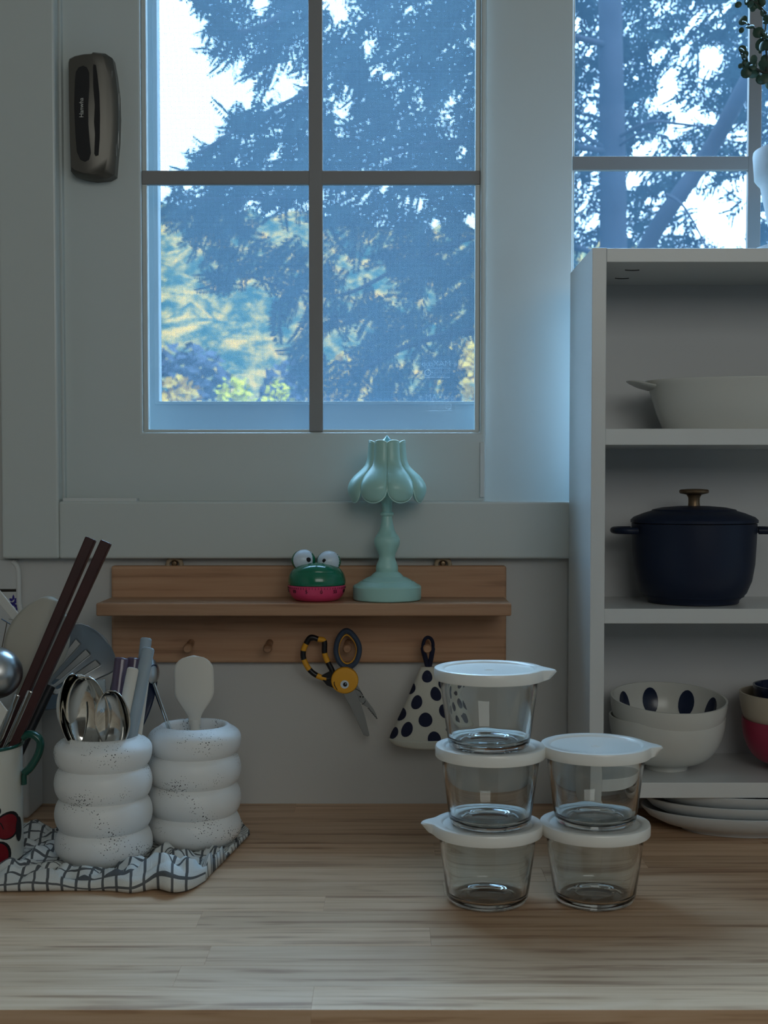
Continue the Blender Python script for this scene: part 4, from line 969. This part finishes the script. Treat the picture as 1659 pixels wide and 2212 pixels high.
merge('cherry_outline', mpatch([(26, 1770, 0.0175, 0.0145, 0), (8, 1830, 0.0165, 0.0155, 0), (-60, 1800, 0.016, 0.015, 0)], 0.0003), M['black'], mg)
merge('cherries', mpatch([(24, 1771, 0.0150, 0.0125, 0), (5, 1830, 0.0145, 0.0140, 0), (-60, 1800, 0.014, 0.0135, 0)], 0.0006), M['cherry'], mg)
merge('cherry_leaf', mpatch([(2, 1735, 0.008, 0.006, 0), (38, 1785, 0.006, 0.013, 0)], 0.0008), M['black'], mg)
for pl in ([(-12, 1745), (3, 1750), (14, 1762), (18, 1775)], [(-14, 1760), (4, 1780), (9, 1800), (6, 1815)]):
    tube('cherry_stalk', [SG(mu_(px, py)[0], mu_(px, py)[1]) for px, py in pl], 0.0009, M['black'], mg, seg=6)

# ------------------------------------------------------------------ utensils
zbotA = zc_ + 0.009
def inA(dx=0, dy=0): return Vector((XA + dx, YA_ + dy, zbotA + 0.002))
def inM(dx=0, dy=0): return Vector((MX + dx, kmY + dy, zc_ + 0.006))
def inMp(px, dy=0): return Vector((W(px, 1850, kmY).x, kmY + dy, zc_ + 0.006))
def inB(dx=0, dy=0): return Vector((XB + dx, YB_ + dy, zbotA + 0.002))
def stick(name, label, cat, p0, p1, r, mt__, parts=None, group=None, sq=False, flat=1.0, taper=1.0, endr=None):
    t_ = thing(name, label, cat, group=group); aim(t_, p0, p1); L = (Vector(p1) - Vector(p0)).length
    if sq:
        h = r; vs = []; 
        for z, k in ((0, taper), (L, 1)): vs += [(-h * k, -h * k * flat, z), (h * k, -h * k * flat, z), (h * k, h * k * flat, z), (-h * k, h * k * flat, z)]
        o = meshobj('shaft', vs, [(3, 2, 1, 0), (4, 5, 6, 7), (0, 1, 5, 4), (1, 2, 6, 5), (2, 3, 7, 6), (3, 0, 4, 7)], mt__, t_, smooth=False); bevel(o, r * 0.25, 2)
    else:
        e_ = endr or r * 0.45
        o = lathe('shaft', [(0, 0), (r * taper * 0.8, 0), (r * taper, 0.001), (r, L - e_), (r * 0.93, L - e_ * 0.5), (r * 0.7, L - e_ * 0.08), (0, L)], mt__, t_, 20, sy_=flat)
    return t_
# long chopsticks in the mug
stick('chopstick', 'long dark rosewood chopstick leaning out of the mug, the left one', 'chopstick', inMp(-92, -0.005), W(197, 1163, -0.20), 0.0057, M['blackwood'], sq=True, taper=0.75, group='long rosewood chopsticks')
stick('chopstick', 'long dark rosewood chopstick leaning out of the mug, the right one', 'chopstick', inMp(-68, -0.018), W(230, 1170, -0.225), 0.0057, M['blackwood'], sq=True, taper=0.75, group='long rosewood chopsticks')
# big warm-grey silicone spoon
t_ = thing('serving_spoon', 'large warm-grey silicone serving spoon behind the chopsticks', 'serving spoon'); p0 = inMp(-75, 0.018); p1 = W(112, 1290, -0.185); aim(t_, p0, p1, roll=0.15); L = (p1 - p0).length
hl = 205 * km
spoonhead('spoon_bowl', L - hl, hl, lambda t: 0.0335 * max(0.0, sin(pi * min(1, (t * 0.93 + 0.06)))) ** 0.62 + 0.0, -0.006, 0.003, M['silicone_grey'], t_)
tube('handle', [Vector((0, 0, 0)), Vector((0, 0, L - hl + 0.012))], 0.0048, M['silicone_grey'], t_, seg=12)
# slotted turner
t_ = thing('slotted_turner', 'dark steel slotted turner with a black handle, leaning right over the crock', 'turner'); p0 = inMp(-70, 0.016); p1 = W(232, 1372, -0.132)
pn = W(108, 1482, -0.152); aim(t_, p0, pn); L1 = (pn - p0).length
tube('handle', [Vector((0, 0, 0)), Vector((0, 0, L1 * 0.7)), Vector((0, 0, L1))], 0.0062, M['blackplastic'], t_, seg=12, flat=0.7)
hd_ = thing('turner_blade_root', None, None)
bpy.data.objects.remove(hd_)
def wturn(t):
    return 0.010 + 0.026 * min(1, t / 0.75) ** 0.8 if t < 0.80 else (0.036) * max(0.02, cos((t - 0.80) / 0.20 * pi / 2)) ** 0.55
cutf = lambda s, t: 0.10 < t < 0.72 and min(abs(s - c) for c in (-0.48, 0.0, 0.48)) < 0.105
hb = spoonhead('slotted_blade', 0, (p1 - pn).length, wturn, 0.003, 0.0012, M['turner'], t_, ns=38, nt_=34, cut=cutf)
tmp = bpy.data.objects.new('tmp', None); aim(tmp, pn - (p1 - pn).normalized() * 0.004, p1, roll=0.25)
bpy.context.view_layer.update()
def wm(o): return Matrix.Translation(o.location) @ o.rotation_euler.to_matrix().to_4x4()
hb.matrix_local = wm(t_).inverted() @ wm(tmp); bpy.data.objects.remove(tmp)
# steel ladle at the left edge
t_ = thing('ladle', 'shiny steel ladle bowl cut off by the left edge', 'ladle'); p0 = inM(-0.01, 0.0); pc = W(-10, 1452, -0.24); aim(t_, p0, pc)
L = (pc - p0).length
o = lathe('ladle_bowl', [(0, -0.022), (0.012, -0.0205), (0.021, -0.014), (0.0265, -0.004), (0.0275, 0.006), (0.0268, 0.006), (0.0255, -0.004), (0.020, -0.013), (0.011, -0.0190), (0, -0.0205)], M['steel_soft'], t_, 40); o.location = (0, 0, L); o.rotation_euler = (-1.9, 0.3, 0)
tube('handle', [Vector((0, 0, 0)), Vector((0, 0, L - 0.02))], 0.003, M['steel'], t_, seg=10, flat=0.6)
# two steel handles between the chopsticks
stick('fork', 'steel utensil handle between the two chopsticks', 'cutlery', inMp(-78, -0.020), W(66, 1492, -0.250), 0.0032, M['steel'], flat=0.45, group='steel handles in the mug')
stick('fork', 'steel utensil handle beside the left chopstick', 'cutlery', inMp(-85, -0.024), W(38, 1500, -0.256), 0.0030, M['steel'], flat=0.45, group='steel handles in the mug')
# white flat strip and slice at far left
stick('spatula', 'flat white plastic strip slanting up to the left edge, behind the grey serving spoon', 'spatula', W(62, 1368, -0.150), W(-50, 1228, -0.165), 0.0052, M['white_plastic'], sq=True, flat=0.2, taper=1.0)
t_ = thing('dish_scraper', 'pale plastic scraper corner poking out of the mug at the left edge', 'scraper'); p0 = inM(-0.012, -0.03); aim(t_, p0, W(-10, 1520, -0.275)); L = (W(-10, 1520, -0.275) - p0).length
plate_poly('blade', [(-0.02, L - 0.07), (0.004, L - 0.055), (0.014, L - 0.004), (-0.006, L + 0.012), (-0.024, L + 0.014)], -0.001, 0.001, M['white_plastic'], t_, 0.0006)
plate_poly('grip', [(-0.012, 0), (0.0, 0), (0.002, L - 0.05), (-0.016, L - 0.05)], -0.0015, 0.0015, M['white_plastic'], t_, 0.0006)
# wire skimmer
t_ = thing('wire_skimmer', 'thin steel wire skimmer with a bent end above the ladle', 'skimmer'); t_.location = W(14, 1345, -0.19)
o_ = t_.location
tube('wire', [p - o_ for p in (W(3, 1337, -0.19), W(26, 1351, -0.19))], 0.0007, M['steel'], t_, seg=6)
tube('wire', [p - o_ for p in (W(19, 1337, -0.185), W(29, 1339, -0.185), W(29, 1351, -0.185), W(22, 1349, -0.185))], 0.0004, M['steel'], t_, seg=6)
tube('wire', [p - o_ for p in (W(15, 1345, -0.19), W(4, 1400, -0.192), W(-8, 1480, -0.2), inM(-0.016, 0.012))], 0.0006, M['steel'], t_, seg=6)
# blue-grey cup behind
cb_ = thing('hanging_cup', 'blue-grey plastic cup on the wall behind the slotted turner', 'cup', W(98, 1503, -0.047))
o = lathe('cup_body', [(0, -0.0145), (0.020, -0.0145), (0.026, -0.012), (0.030, 0.012), (0.030, 0.016), (0.0285, 0.016), (0.0245, -0.010), (0.0, -0.012)], M['bluegrey'], cb_, 40)
box('wall_mount', cb_.location.x - 0.012, cb_.location.x + 0.012, -0.018, -0.0005, cb_.location.z - 0.008, cb_.location.z + 0.008, M['bluegrey'], cb_, 0.002)
# grey board standing behind the mug
a_ = W(62, 1772, -0.075); c_ = W(62, 1560, -0.075)
sb = thing('storage_box', 'plain grey-white box standing on the counter behind the mug', 'box', (a_.x - 0.05, -0.045, 0.0003))
box('box_body', a_.x - 0.11, a_.x, -0.075, -0.010, 0.0003, c_.z, M['tile'], sb, 0.004, 3)
box('box_lid', a_.x - 0.111, a_.x + 0.0005, -0.076, -0.009, c_.z + 0.0002, c_.z + 0.006, M['tile'], sb, 0.002)

# --- in the nearer crock
def spoon(label, p0, pc, Lb, wb, cup, roll, mt__, name='spoon', hr=0.0028, group=None, tiltback=0.0, p=0.55, ysign=1):
    t_ = thing(name, label, 'spoon', group=group); aim(t_, p0, pc, roll=roll); L = (Vector(pc) - Vector(p0)).length
    spoonhead('spoon_bowl', L - Lb, Lb, lambda t: wb * max(0.0, sin(pi * min(1, t * 0.97 + 0.02))) ** p, cup, 0.0009, mt__, t_, ns=20, nt_=28, ysign=ysign)
    tube('handle', [Vector((0, 0, 0)), Vector((0, 0, (L - Lb) * 0.7)), Vector((0, 0, L - Lb + 0.004))], [hr * 1.3, hr, hr * 0.9], mt__, t_, seg=10, flat=0.5)
    return t_
spoon('large polished steel tablespoon with its hollow facing out, front left of the near crock', inA(-0.012, 0.018), W(184, 1462, -0.284), 0.086, 0.0225, 0.0120, 0.0, M['steel'], group='steel spoons in the near crock', p=0.48)
spoon('steel spoon turned edge-on at the left rim of the near crock', inA(-0.020, 0.012), W(152, 1457, -0.290), 0.080, 0.0195, 0.0125, 1.0, M['steel'], group='steel spoons in the near crock', p=0.5)
spoon('round steel soup spoon beside the tablespoon in the near crock', inA(0.004, 0.015), W(243, 1492, -0.284), 0.066, 0.0192, 0.0105, -0.15, M['steel'], group='steel spoons in the near crock', p=0.5)
spoon('pale round plastic spoon rising behind the steel tablespoon', inA(-0.018, -0.005), W(166, 1457, -0.237), 0.070, 0.0235, 0.004, 0.0, M['white_plastic'], name='plastic_spoon', hr=0.003, p=0.5)
spoon('navy plastic spoon leaning out over the right rim of the near crock', inA(-0.012, 0.0), W(336, 1436, -0.187), 0.088, 0.0150, 0.006, 0.9, M['dotnavy'], name='plastic_spoon', hr=0.003)
stick('spatula', 'cream silicone handle in the middle of the near crock', 'spatula', inA(-0.004, -0.018), W(288, 1442, -0.247), 0.0062, M['silicone_cream'], sq=False, flat=0.55)
stick('spatula', 'tall grey-blue silicone handle in front at the right of the near crock', 'spatula', inA(0.008, -0.022), W(321, 1398, -0.237), 0.0068, M['silicone_blue'], flat=0.6, group='grey-blue silicone handles')
stick('spatula', 'grey-blue silicone handle standing tallest at the back of the near crock', 'spatula', inA(0.016, 0.018), W(316, 1377, -0.202), 0.0062, M['silicone_blue'], flat=0.6, group='grey-blue silicone handles')
stick('spatula', 'thin cream strip behind the grey-blue handle', 'spatula', inA(0.022, -0.012), W(313, 1470, -0.227), 0.0045, M['silicone_cream'], flat=0.5)
stick('knife', 'plum plastic knife handle with a flat end, the left one', 'knife', inA(-0.006, 0.006), W(263, 1420, -0.222), 0.0075, M['plum'], flat=0.7, endr=0.002, group='plum plastic handles')
stick('knife', 'plum plastic knife handle with a flat end, the right one', 'knife', inA(0.008, 0.014), W(291, 1420, -0.212), 0.0080, M['plum'], flat=0.7, endr=0.002, group='plum plastic handles')
t_ = thing('peeler', 'small dark pointed peeler tip left of the plum handles', 'peeler'); p0 = inA(-0.016, 0.018); p1 = W(246, 1449, -0.222); aim(t_, p0, p1); L = (p1 - p0).length
plate_poly('blade', [(-0.004, L - 0.05), (0.0075, L - 0.05), (0.004, L - 0.008), (0.0015, L), (-0.0005, L - 0.006)], -0.0008, 0.0008, M['blackplastic'], t_, 0.0003)
tube('handle', [Vector((0.0015, 0, 0)), Vector((0.0015, 0, L - 0.048))], 0.004, M['steel_soft'], t_, seg=10, flat=0.5)
stick('skewer', 'clear plastic stick with a square end between the steel spoons', 'stick', inA(0.0, 0.024), W(216, 1468, -0.217), 0.0058, M['clear'], sq=True, flat=0.3)

# --- in the farther crock
t_ = thing('spatula', 'cream silicone spoon-spatula standing upright in the farther crock', 'spatula'); p0 = inB(0.004, -0.012); p1 = W(418, 1417, -0.177); aim(t_, p0, p1); L = (p1 - p0).length
def wsp(t):
    if t < 0.10: return 0.0060
    u = (t - 0.10) / 0.90
    return 0.0060 + 0.0157 * (0.5 - 0.5 * cos(min(1, u / 0.45) * pi)) ** 0.8 if u < 0.45 else (0.0217 * (1 - 0.0 * u) if u < 0.72 else 0.0217 * max(0.0, 1 - ((u - 0.72) / 0.28) ** 2.6) ** 0.5)
spoonhead('spatula_blade', L - 0.076, 0.076, wsp, -0.003, 0.0035, M['silicone_cream'], t_, nt_=34)
tube('handle', [Vector((0, 0, 0)), Vector((0, 0, L - 0.070))], 0.0056, M['silicone_cream'], t_, seg=14, flat=0.75)
t_ = thing('spoon', 'slim steel spoon leaning left out of the farther crock', 'spoon'); p0 = inB(0.010, 0.004); pn = W(331, 1476, -0.190); aim(t_, p0, pn); L = (pn - p0).length
tube('handle', [Vector((0, 0, 0)), Vector((0, 0, L))], 0.0024, M['steel'], t_, seg=10, flat=0.6)
p1 = W(321, 1420, -0.184)
hb = spoonhead('spoon_bowl', 0, (p1 - pn).length, lambda t: 0.0112 * max(0, sin(pi * min(1, t * 0.97 + 0.02))) ** 0.55, 0.005, 0.001, M['steel_soft'], t_, ysign=-1)
tmp = bpy.data.objects.new('tmp', None); aim(tmp, pn, p1, roll=0.9); hb.matrix_local = wm(t_).inverted() @ wm(tmp); bpy.data.objects.remove(tmp)

# ------------------------------------------------------------------ checked towel
NXT, NYT = 150, 90
out_front = [(-0.46, -0.340), (-0.40, -0.350), (-0.372, -0.346), (-0.34, -0.346), (-0.30, -0.344), (-0.27, -0.346), (-0.245, -0.354), (-0.225, -0.348), (-0.205, -0.360), (-0.190, -0.346), (-0.178, -0.313)]
out_back = [(-0.46, -0.141), (-0.42, -0.140), (-0.38, -0.139), (-0.34, -0.139), (-0.30, -0.131), (-0.26, -0.096), (-0.23, -0.088), (-0.20, -0.086), (-0.18, -0.094), (-0.164, -0.116), (-0.152, -0.148)]
def poly(P, t):
    s_ = t * (len(P) - 1); i = min(int(s_), len(P) - 2); f = s_ - i
    a, b__, c__, d__ = P[max(i - 1, 0)], P[i], P[i + 1], P[min(i + 2, len(P) - 1)]
    return tuple(0.5 * ((2 * b__[k]) + (c__[k] - a[k]) * f + (2 * a[k] - 5 * b__[k] + 4 * c__[k] - d__[k]) * f * f + (3 * b__[k] - a[k] - 3 * c__[k] + d__[k]) * f ** 3) for k in (0, 1))
def bump_front(x_):   # height of the rolled front hem
    return 0.0115 + 0.017 * exp(-((x_ + 0.213) / 0.020) ** 2) + 0.0015 * sin(x_ * 90) + 0.004 * exp(-((x_ + 0.25) / 0.02) ** 2)
supports = [(XA, YA_, 0.043), (XB, YB_, 0.043), (MX, kmY, RM)]
vs = []; uvs = []
for j in range(NYT + 1):
    for i in range(NXT + 1):
        u = i / NXT; fx, fy = poly(out_front, u); bx__, by__ = poly(out_back, u)
        s_ = j / NYT
        if s_ < 0.2:      # rolled hem profile
            q = s_ / 0.2; a = -pi * 0.75 + q * pi * 1.35; h = bump_front(fx) / 2; r_ = h * (1.0 + 0.5 * exp(-((fx + 0.215) / 0.022) ** 2))
            yo = -cos(a + 0.0) * 0; yy = fy + r_ * (1.0 - sin(pi * 0.5 + 0) * 0) ; 
            cxp = r_ * 1.1; yy = fy + cxp - cxp * cos(q * pi * 0.9 - pi * 0.45) * 1.0; zz = h * (1 + sin(q * pi * 0.9 - pi * 0.45) / sin(pi * 0.45)) + 0.0006
            xx = fx; along = q * 0.020
            if q < 0.15: yy += 0.0
        else:
            q = (s_ - 0.2) / 0.8; y_start = fy + bump_front(fx) * 0.55 * (1.0 + 0.5 * exp(-((fx + 0.215) / 0.022) ** 2)) * 0.9
            xx = fx + (bx__ - fx) * q; yy = y_start + (by__ - y_start) * q
            hf = bump_front(fx); fall = exp(-q * 9)
            nz_ = mnoise.noise(Vector((xx * 34, yy * 60, 0.3))) ; nz2 = mnoise.noise(Vector((xx * 90, yy * 120, 2.3)))
            zz = 0.0042 + (hf - 0.0042) * fall + max(0.0, 0.016 * nz_ + 0.006 * nz2 + 0.003) + 0.0006
            edge = min(1 - q, 1) ; ed = exp(-((1 - q) / 0.03) ** 2); zz += 0.003 * ed * (1 - ed * 0.5)
            ex = exp(-((1 - u) / 0.035) ** 2); zz += 0.004 * ex * (0.5 + 0.5 * sin(yy * 90)) 
            along = 0.020 + q * abs(by__ - fy)
        cap = 1.0
        for sx__, sy__, sr in supports:
            d_ = sqrt((xx - sx__) ** 2 + (yy - sy__) ** 2)
            if d_ < sr + 0.02:
                k_ = max(0.0, min(1.0, (d_ - sr) / 0.02)); zz = min(zz, 0.0046 + 0.03 * k_ * k_)
        if u > 0.995: zz = min(zz, 0.002)
        vs.append(Vector((xx, yy, max(zz, 0.0008)))); uvs.append((xx * 1.0 + 0.15 * 0 + 0.003 * sin(yy * 70), along * 1.1 + 0.004 * sin(xx * 40)))
fs = []
for j in range(NYT):
    for i in range(NXT):
        a = j * (NXT + 1) + i; fs.append((a, a + 1, a + NXT + 2, a + NXT + 1))
tw0 = Vector((-0.3, -0.2, 0.0))
tw = meshobj('towel', [v_ - tw0 for v_ in vs], fs, M['towel']); tw.location = tw0
uvl = tw.data.uv_layers.new(name='UVMap')
for lp_ in tw.data.loops: uvl.data[lp_.index].uv = uvs[lp_.vertex_index]
md = tw.modifiers.new('thick', 'SOLIDIFY'); md.thickness = 0.0010; md.offset = -0.0
tag(tw, 'crumpled white cotton towel with a thin black check under the crocks', 'towel')

# ================================================================== OUTDOORS
gr = meshobj('ground', [(-40, 0.6, -2.5), (40, 0.6, -2.5), (40, 26, -1.0), (-40, 26, -1.0)], [(0, 1, 2, 3)], M['grass'], smooth=False); tag(gr, kind='structure')
# wooded hillside
vs = []; nx_, ny_ = 120, 60
for j in range(ny_ + 1):
    for i in range(nx_ + 1):
        x_ = -45 + 90 * i / nx_; t = j / ny_; y_ = 22 + 42 * t
        ridge = 12.6 - 0.10 * (x_ + 8) if x_ > -8 else 12.6 + 0.03 * (x_ + 8)
        z_ = -1.2 + (ridge + 1.2) * sin(min(1, t / 0.9) * pi / 2) ** 0.9
        z_ += 0.9 * mnoise.noise(Vector((x_ * 0.5, y_ * 0.5, 1.0))) + 0.6 * mnoise.noise(Vector((x_ * 1.6, y_ * 1.6, 4.0)))
        vs.append((x_, y_, z_))
fs = [(j * (nx_ + 1) + i, j * (nx_ + 1) + i + 1, (j + 1) * (nx_ + 1) + i + 1, (j + 1) * (nx_ + 1) + i) for j in range(ny_) for i in range(nx_)]
tag(meshobj('hill', vs, fs, M['hill']), kind='structure')
# shrubs in front of the hill
def shrub(label, px, py_top, py_bot, wpx, Y_, mk, sd):
    zt_ = W(px, py_top, Y_).z; zb_ = min(W(px, py_bot, Y_).z, 0.5); kk = (Y_ + ZD) / F; c_ = W(px, (py_top + py_bot) / 2, Y_)
    zg = -2.5 + (Y_ - 0.6) / 25.4 * 1.5
    t_ = thing('shrub', label, 'shrub', (c_.x, Y_, zg), 'shrubs at the foot of the hill')
    R = random.Random(sd); fo = []
    hh = (zt_ - zg); rw_ = wpx * kk / 2
    for k in range(900):
        a = R.uniform(0, 2 * pi); b__ = R.uniform(-1, 1); rr = R.uniform(0.75, 1.0); s1_ = sqrt(1 - b__ * b__)
        p = Vector((rw_ * rr * s1_ * cos(a), rw_ * 0.7 * rr * s1_ * sin(a), hh * 0.62 + hh * 0.38 * rr * b__))
        s_ = rw_ * R.uniform(0.08, 0.17); d1 = Vector((R.uniform(-1, 1), R.uniform(-1, 1), R.uniform(-1, 1))).normalized(); d2 = d1.orthogonal().normalized()
        fo.append(([p - d1 * s_, p + d2 * s_ * 0.6, p + d1 * s_, p - d2 * s_ * 0.6], [(0, 1, 2, 3)]))
    o = merge('foliage', fo, M[mk], t_, smooth=False); o['kind'] = 'stuff'
    for k in range(3):
        tube('trunk', [Vector((0, 0, 0)), Vector((R.uniform(-.2, .2) * rw_, 0, hh * 0.5)), Vector((R.uniform(-.5, .5) * rw_, 0, hh * 0.8))], [0.05, 0.04, 0.02], M['bark'], t_, seg=6)
shrub('slate-blue shrub below the hill, leftmost behind the screen', 400, 735, 870, 260, 19, 'slate', 1)
shrub('slate-blue shrub below the hill, right of the window mullion', 640, 770, 900, 200, 22.5, 'slate', 2)
shrub('golden shrub at the left bottom corner of the window view', 385, 800, 900, 170, 14, 'gold', 3)
shrub('lime-green shrub low in the window view, left of the mullion', 505, 805, 900, 150, 13.5, 'lime', 4)
shrub('yellow-green shrub just left of the mullion', 600, 815, 900, 120, 13, 'lime', 5)
shrub('golden shrub low behind the conifer, right of the mullion', 760, 760, 900, 200, 15, 'gold', 6)
shrub('golden shrub at the right bottom corner of the left sash view', 1005, 720, 900, 190, 15, 'gold', 7)

# conifer in front of the window
YTt = 3.55
tr_t = thing('conifer_tree', 'tall conifer with feathery drooping sprays right outside the window', 'tree', (W(1325, 600, YTt).x, YTt, -2.3))
TL = tr_t.location
def TP(px, py, y=YTt): return W(px, py, y) - TL
pt = [Vector((0, 0, 0)), TP(1325, 1200), TP(1325, 540), TP(1322, 260), TP(1318, 0), TP(1316, -600), TP(1310, -1500)]
tube('trunk', spline(pt, 4), [0.075, 0.072, 0.070, 0.068, 0.065, 0.062, 0.060, 0.058, 0.056, 0.055, 0.054, 0.053, 0.052, 0.051, 0.050, 0.049, 0.048, 0.045, 0.042, 0.040, 0.035, 0.030, 0.025, 0.018, 0.01], M['bark'], tr_t, seg=12)
def limb(pts, r0, r1, nm='branch'):
    sp_ = spline(pts, 6); n__ = len(sp_)
    tube(nm, sp_, [r0 + (r1 - r0) * i / (n__ - 1) for i in range(n__)], M['bark'], tr_t, seg=8)
limb([TP(1345, 640, 3.5), TP(1420, 490, 3.3), TP(1530, 330, 3.2), TP(1640, 130, 3.0), TP(1800, -120, 2.9)], 0.034, 0.028)
limb([TP(1330, 300), TP(1400, 265, 3.3), TP(1470, 268, 3.1), TP(1530, 275, 3.0)], 0.008, 0.004)
limb([TP(1330, 320), TP(1390, 285, 3.3), TP(1440, 300, 3.2)], 0.007, 0.003)
limb([TP(1320, 330), TP(1260, 290, 3.5), TP(1235, 260, 3.6)], 0.012, 0.006)
limb([TP(1440, 420, 3.2), TP(1480, 450, 3.1), TP(1540, 560, 3.0)], 0.007, 0.003)
limb([TP(1322, 100), TP(1100, 60, 3.3), TP(850, 120, 3.2), TP(600, 230, 3.1), TP(430, 330, 3.0)], 0.014, 0.006)
limb([TP(1322, 330), TP(1100, 300, 3.3), TP(850, 330, 3.2), TP(650, 420, 3.2), TP(400, 430, 3.1)], 0.014, 0.006)
limb([TP(1322, 560), TP(1100, 500, 3.4), TP(900, 560, 3.3), TP(720, 640, 3.3), TP(520, 590, 3.2)], 0.012, 0.005)
limb([TP(1322, -150), TP(1000, -160, 3.3), TP(750, -60, 3.2), TP(560, 60, 3.1), TP(470, 60, 3.0)], 0.028, 0.006)
limb([TP(1322, 800), TP(1100, 720, 3.4), TP(900, 740, 3.3), TP(720, 840, 3.3)], 0.024, 0.006)
rt_ = random.Random(11)
sprays = []
LEAFL = 0.062
for q in range(10):
    vs = []; fs = []; L = rt_.uniform(0.20, 0.30); n_l = int(L / 0.012); cur = rt_.uniform(-0.12, 0.12)
    def ax(t): return Vector((cur * t * t, 0.02 * sin(t * 3), -L * t))
    for i in range(10):
        a, b__ = ax(i / 10), ax((i + 1) / 10); k = len(vs); vs += [a + Vector((-.0012, 0, 0)), a + Vector((.0012, 0, 0)), b__ + Vector((.001, 0, 0)), b__ + Vector((-.001, 0, 0))]; fs.append((k, k + 1, k + 2, k + 3))
    for i in range(n_l):
        t = (i + 0.5) / n_l; c_ = ax(t); ll = LEAFL * (0.55 + 0.45 * sin(pi * min(1, t * 0.85 + 0.15))) * rt_.uniform(0.8, 1.1)
        for sg in (-1, 1):
            d = Vector((sg * 0.85, rt_.uniform(-0.35, 0.35), -0.52 + rt_.uniform(-.12, .12))).normalized(); nn = Vector((0, 1, 0)).cross(d) * 0.0068
            nn += Vector((0, rt_.uniform(-1, 1) * 0.002, 0)); k = len(vs)
            vs += [c_, c_ + d * ll * 0.45 + nn, c_ + d * ll, c_ + d * ll * 0.45 - nn]; fs.append((k, k + 1, k + 2, k + 3))
    me = bpy.data.meshes.new('leaf_spray'); me.from_pydata([tuple(v_) for v_ in vs], [], fs); me.materials.append(M['foliage']); sprays.append(me)
# crown outline of the foliage as measured on the plane of the tree
crown = [(425, -700), (430, 0), (452, 45), (455, 110), (500, 130), (520, 165), (575, 205), (565, 240), (490, 245), (480, 275), (520, 300), (430, 320), (395, 345), (395, 375), (365, 420), (350, 455), (380, 500), (450, 515), (440, 560), (455, 620), (500, 640), (560, 600), (600, 640), (575, 690), (640, 700), (640, 790), (680, 870), (900, 880), (1000, 860), (985, 780), (1010, 720), (1060, 640), (1250, 900), (1900, 900), (1900, -700)]
holes = [(730, 30, 32, 45), (560, 20, 25, 60), (825, 145, 40, 30), (735, 235, 45, 30), (620, 190, 22, 60), (790, 600, 60, 35), (840, 640, 40, 30), (640, 500, 60, 40), (550, 470, 40, 22), (900, 430, 30, 18), (740, 420, 50, 18), (1450, 215, 32, 40), (1425, 205, 22, 30), (1520, 140, 22, 30), (1395, 385, 45, 16), (1500, 245, 45, 22), (1390, 330, 30, 20), (1445, 452, 22, 26), (1540, 470, 40, 60), (1610, 430, 25, 70), (1600, 500, 26, 40), (1280, 235, 20, 20), (1260, 290, 18, 18), (1330 + 30, 50, 14, 16), (770, 720, 30, 40), (930, 640, 30, 20), (720, 760, 30, 40), (600, 330, 30, 16), (1380, 10, 10, 10), (1240, 60, 20, 40)]
def inside(px, py):
    c = False; j = len(crown) - 1
    for i in range(len(crown)):
        xi, yi = crown[i]; xj, yj = crown[j]
        if (yi > py) != (yj > py) and px < (xj - xi) * (py - yi) / (yj - yi) + xi: c = not c
        j = i
    return c
fol = []; nobj = 0; cnt = 0
for it in range(90000):
    px = rt_.uniform(330, 1800); py = rt_.uniform(-70, 900)
    if not inside(px, py): continue
    if any(((px - hx) / hr) ** 2 + ((py - hy) / hv) ** 2 < 1 for hx, hy, hr, hv in holes): continue
    right = px > 1230
    if right and py > 0 and rt_.random() < (0.2 if py < 280 else 0.45): continue
    if px < 1080 and py > 500 and rt_.random() < 0.52: continue
    if px < 1080 and py <= 500 and rt_.random() < 0.18: continue
    y_ = rt_.uniform(3.72, 4.5) if right else rt_.uniform(2.9, 4.3); o_ = rt_.choice(sprays); sc__ = rt_.uniform(0.42, 0.70)
    # hang direction: sprays droop down and to the left
    ang = rt_.gauss(-0.75, 0.55); R = Matrix.Rotation(rt_.uniform(-1.0, 1.0), 3, 'Z') @ Matrix.Rotation(-ang if False else ang * -1, 3, 'Y') @ Matrix.Rotation(rt_.uniform(-.6, .6), 3, 'X')
    mid = W(px, py, 3.6); p = Vector((mid.x, y_, mid.z)) if False else W(px, py, y_)
    off = R @ Vector((0, 0, 0.12 * sc__)); p = p + off
    p = p - TL
    if nobj < 260 and 330 < px < 1640 and py > 0:
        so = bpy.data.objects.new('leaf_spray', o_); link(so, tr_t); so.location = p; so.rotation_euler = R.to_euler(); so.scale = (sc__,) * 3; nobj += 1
    else:
        S_ = R * sc__; fol.append(([S_ @ v_.co + p for v_ in o_.vertices], [tuple(pl.vertices) for pl in o_.polygons]))
    cnt += 1
    if cnt >= 4300: break
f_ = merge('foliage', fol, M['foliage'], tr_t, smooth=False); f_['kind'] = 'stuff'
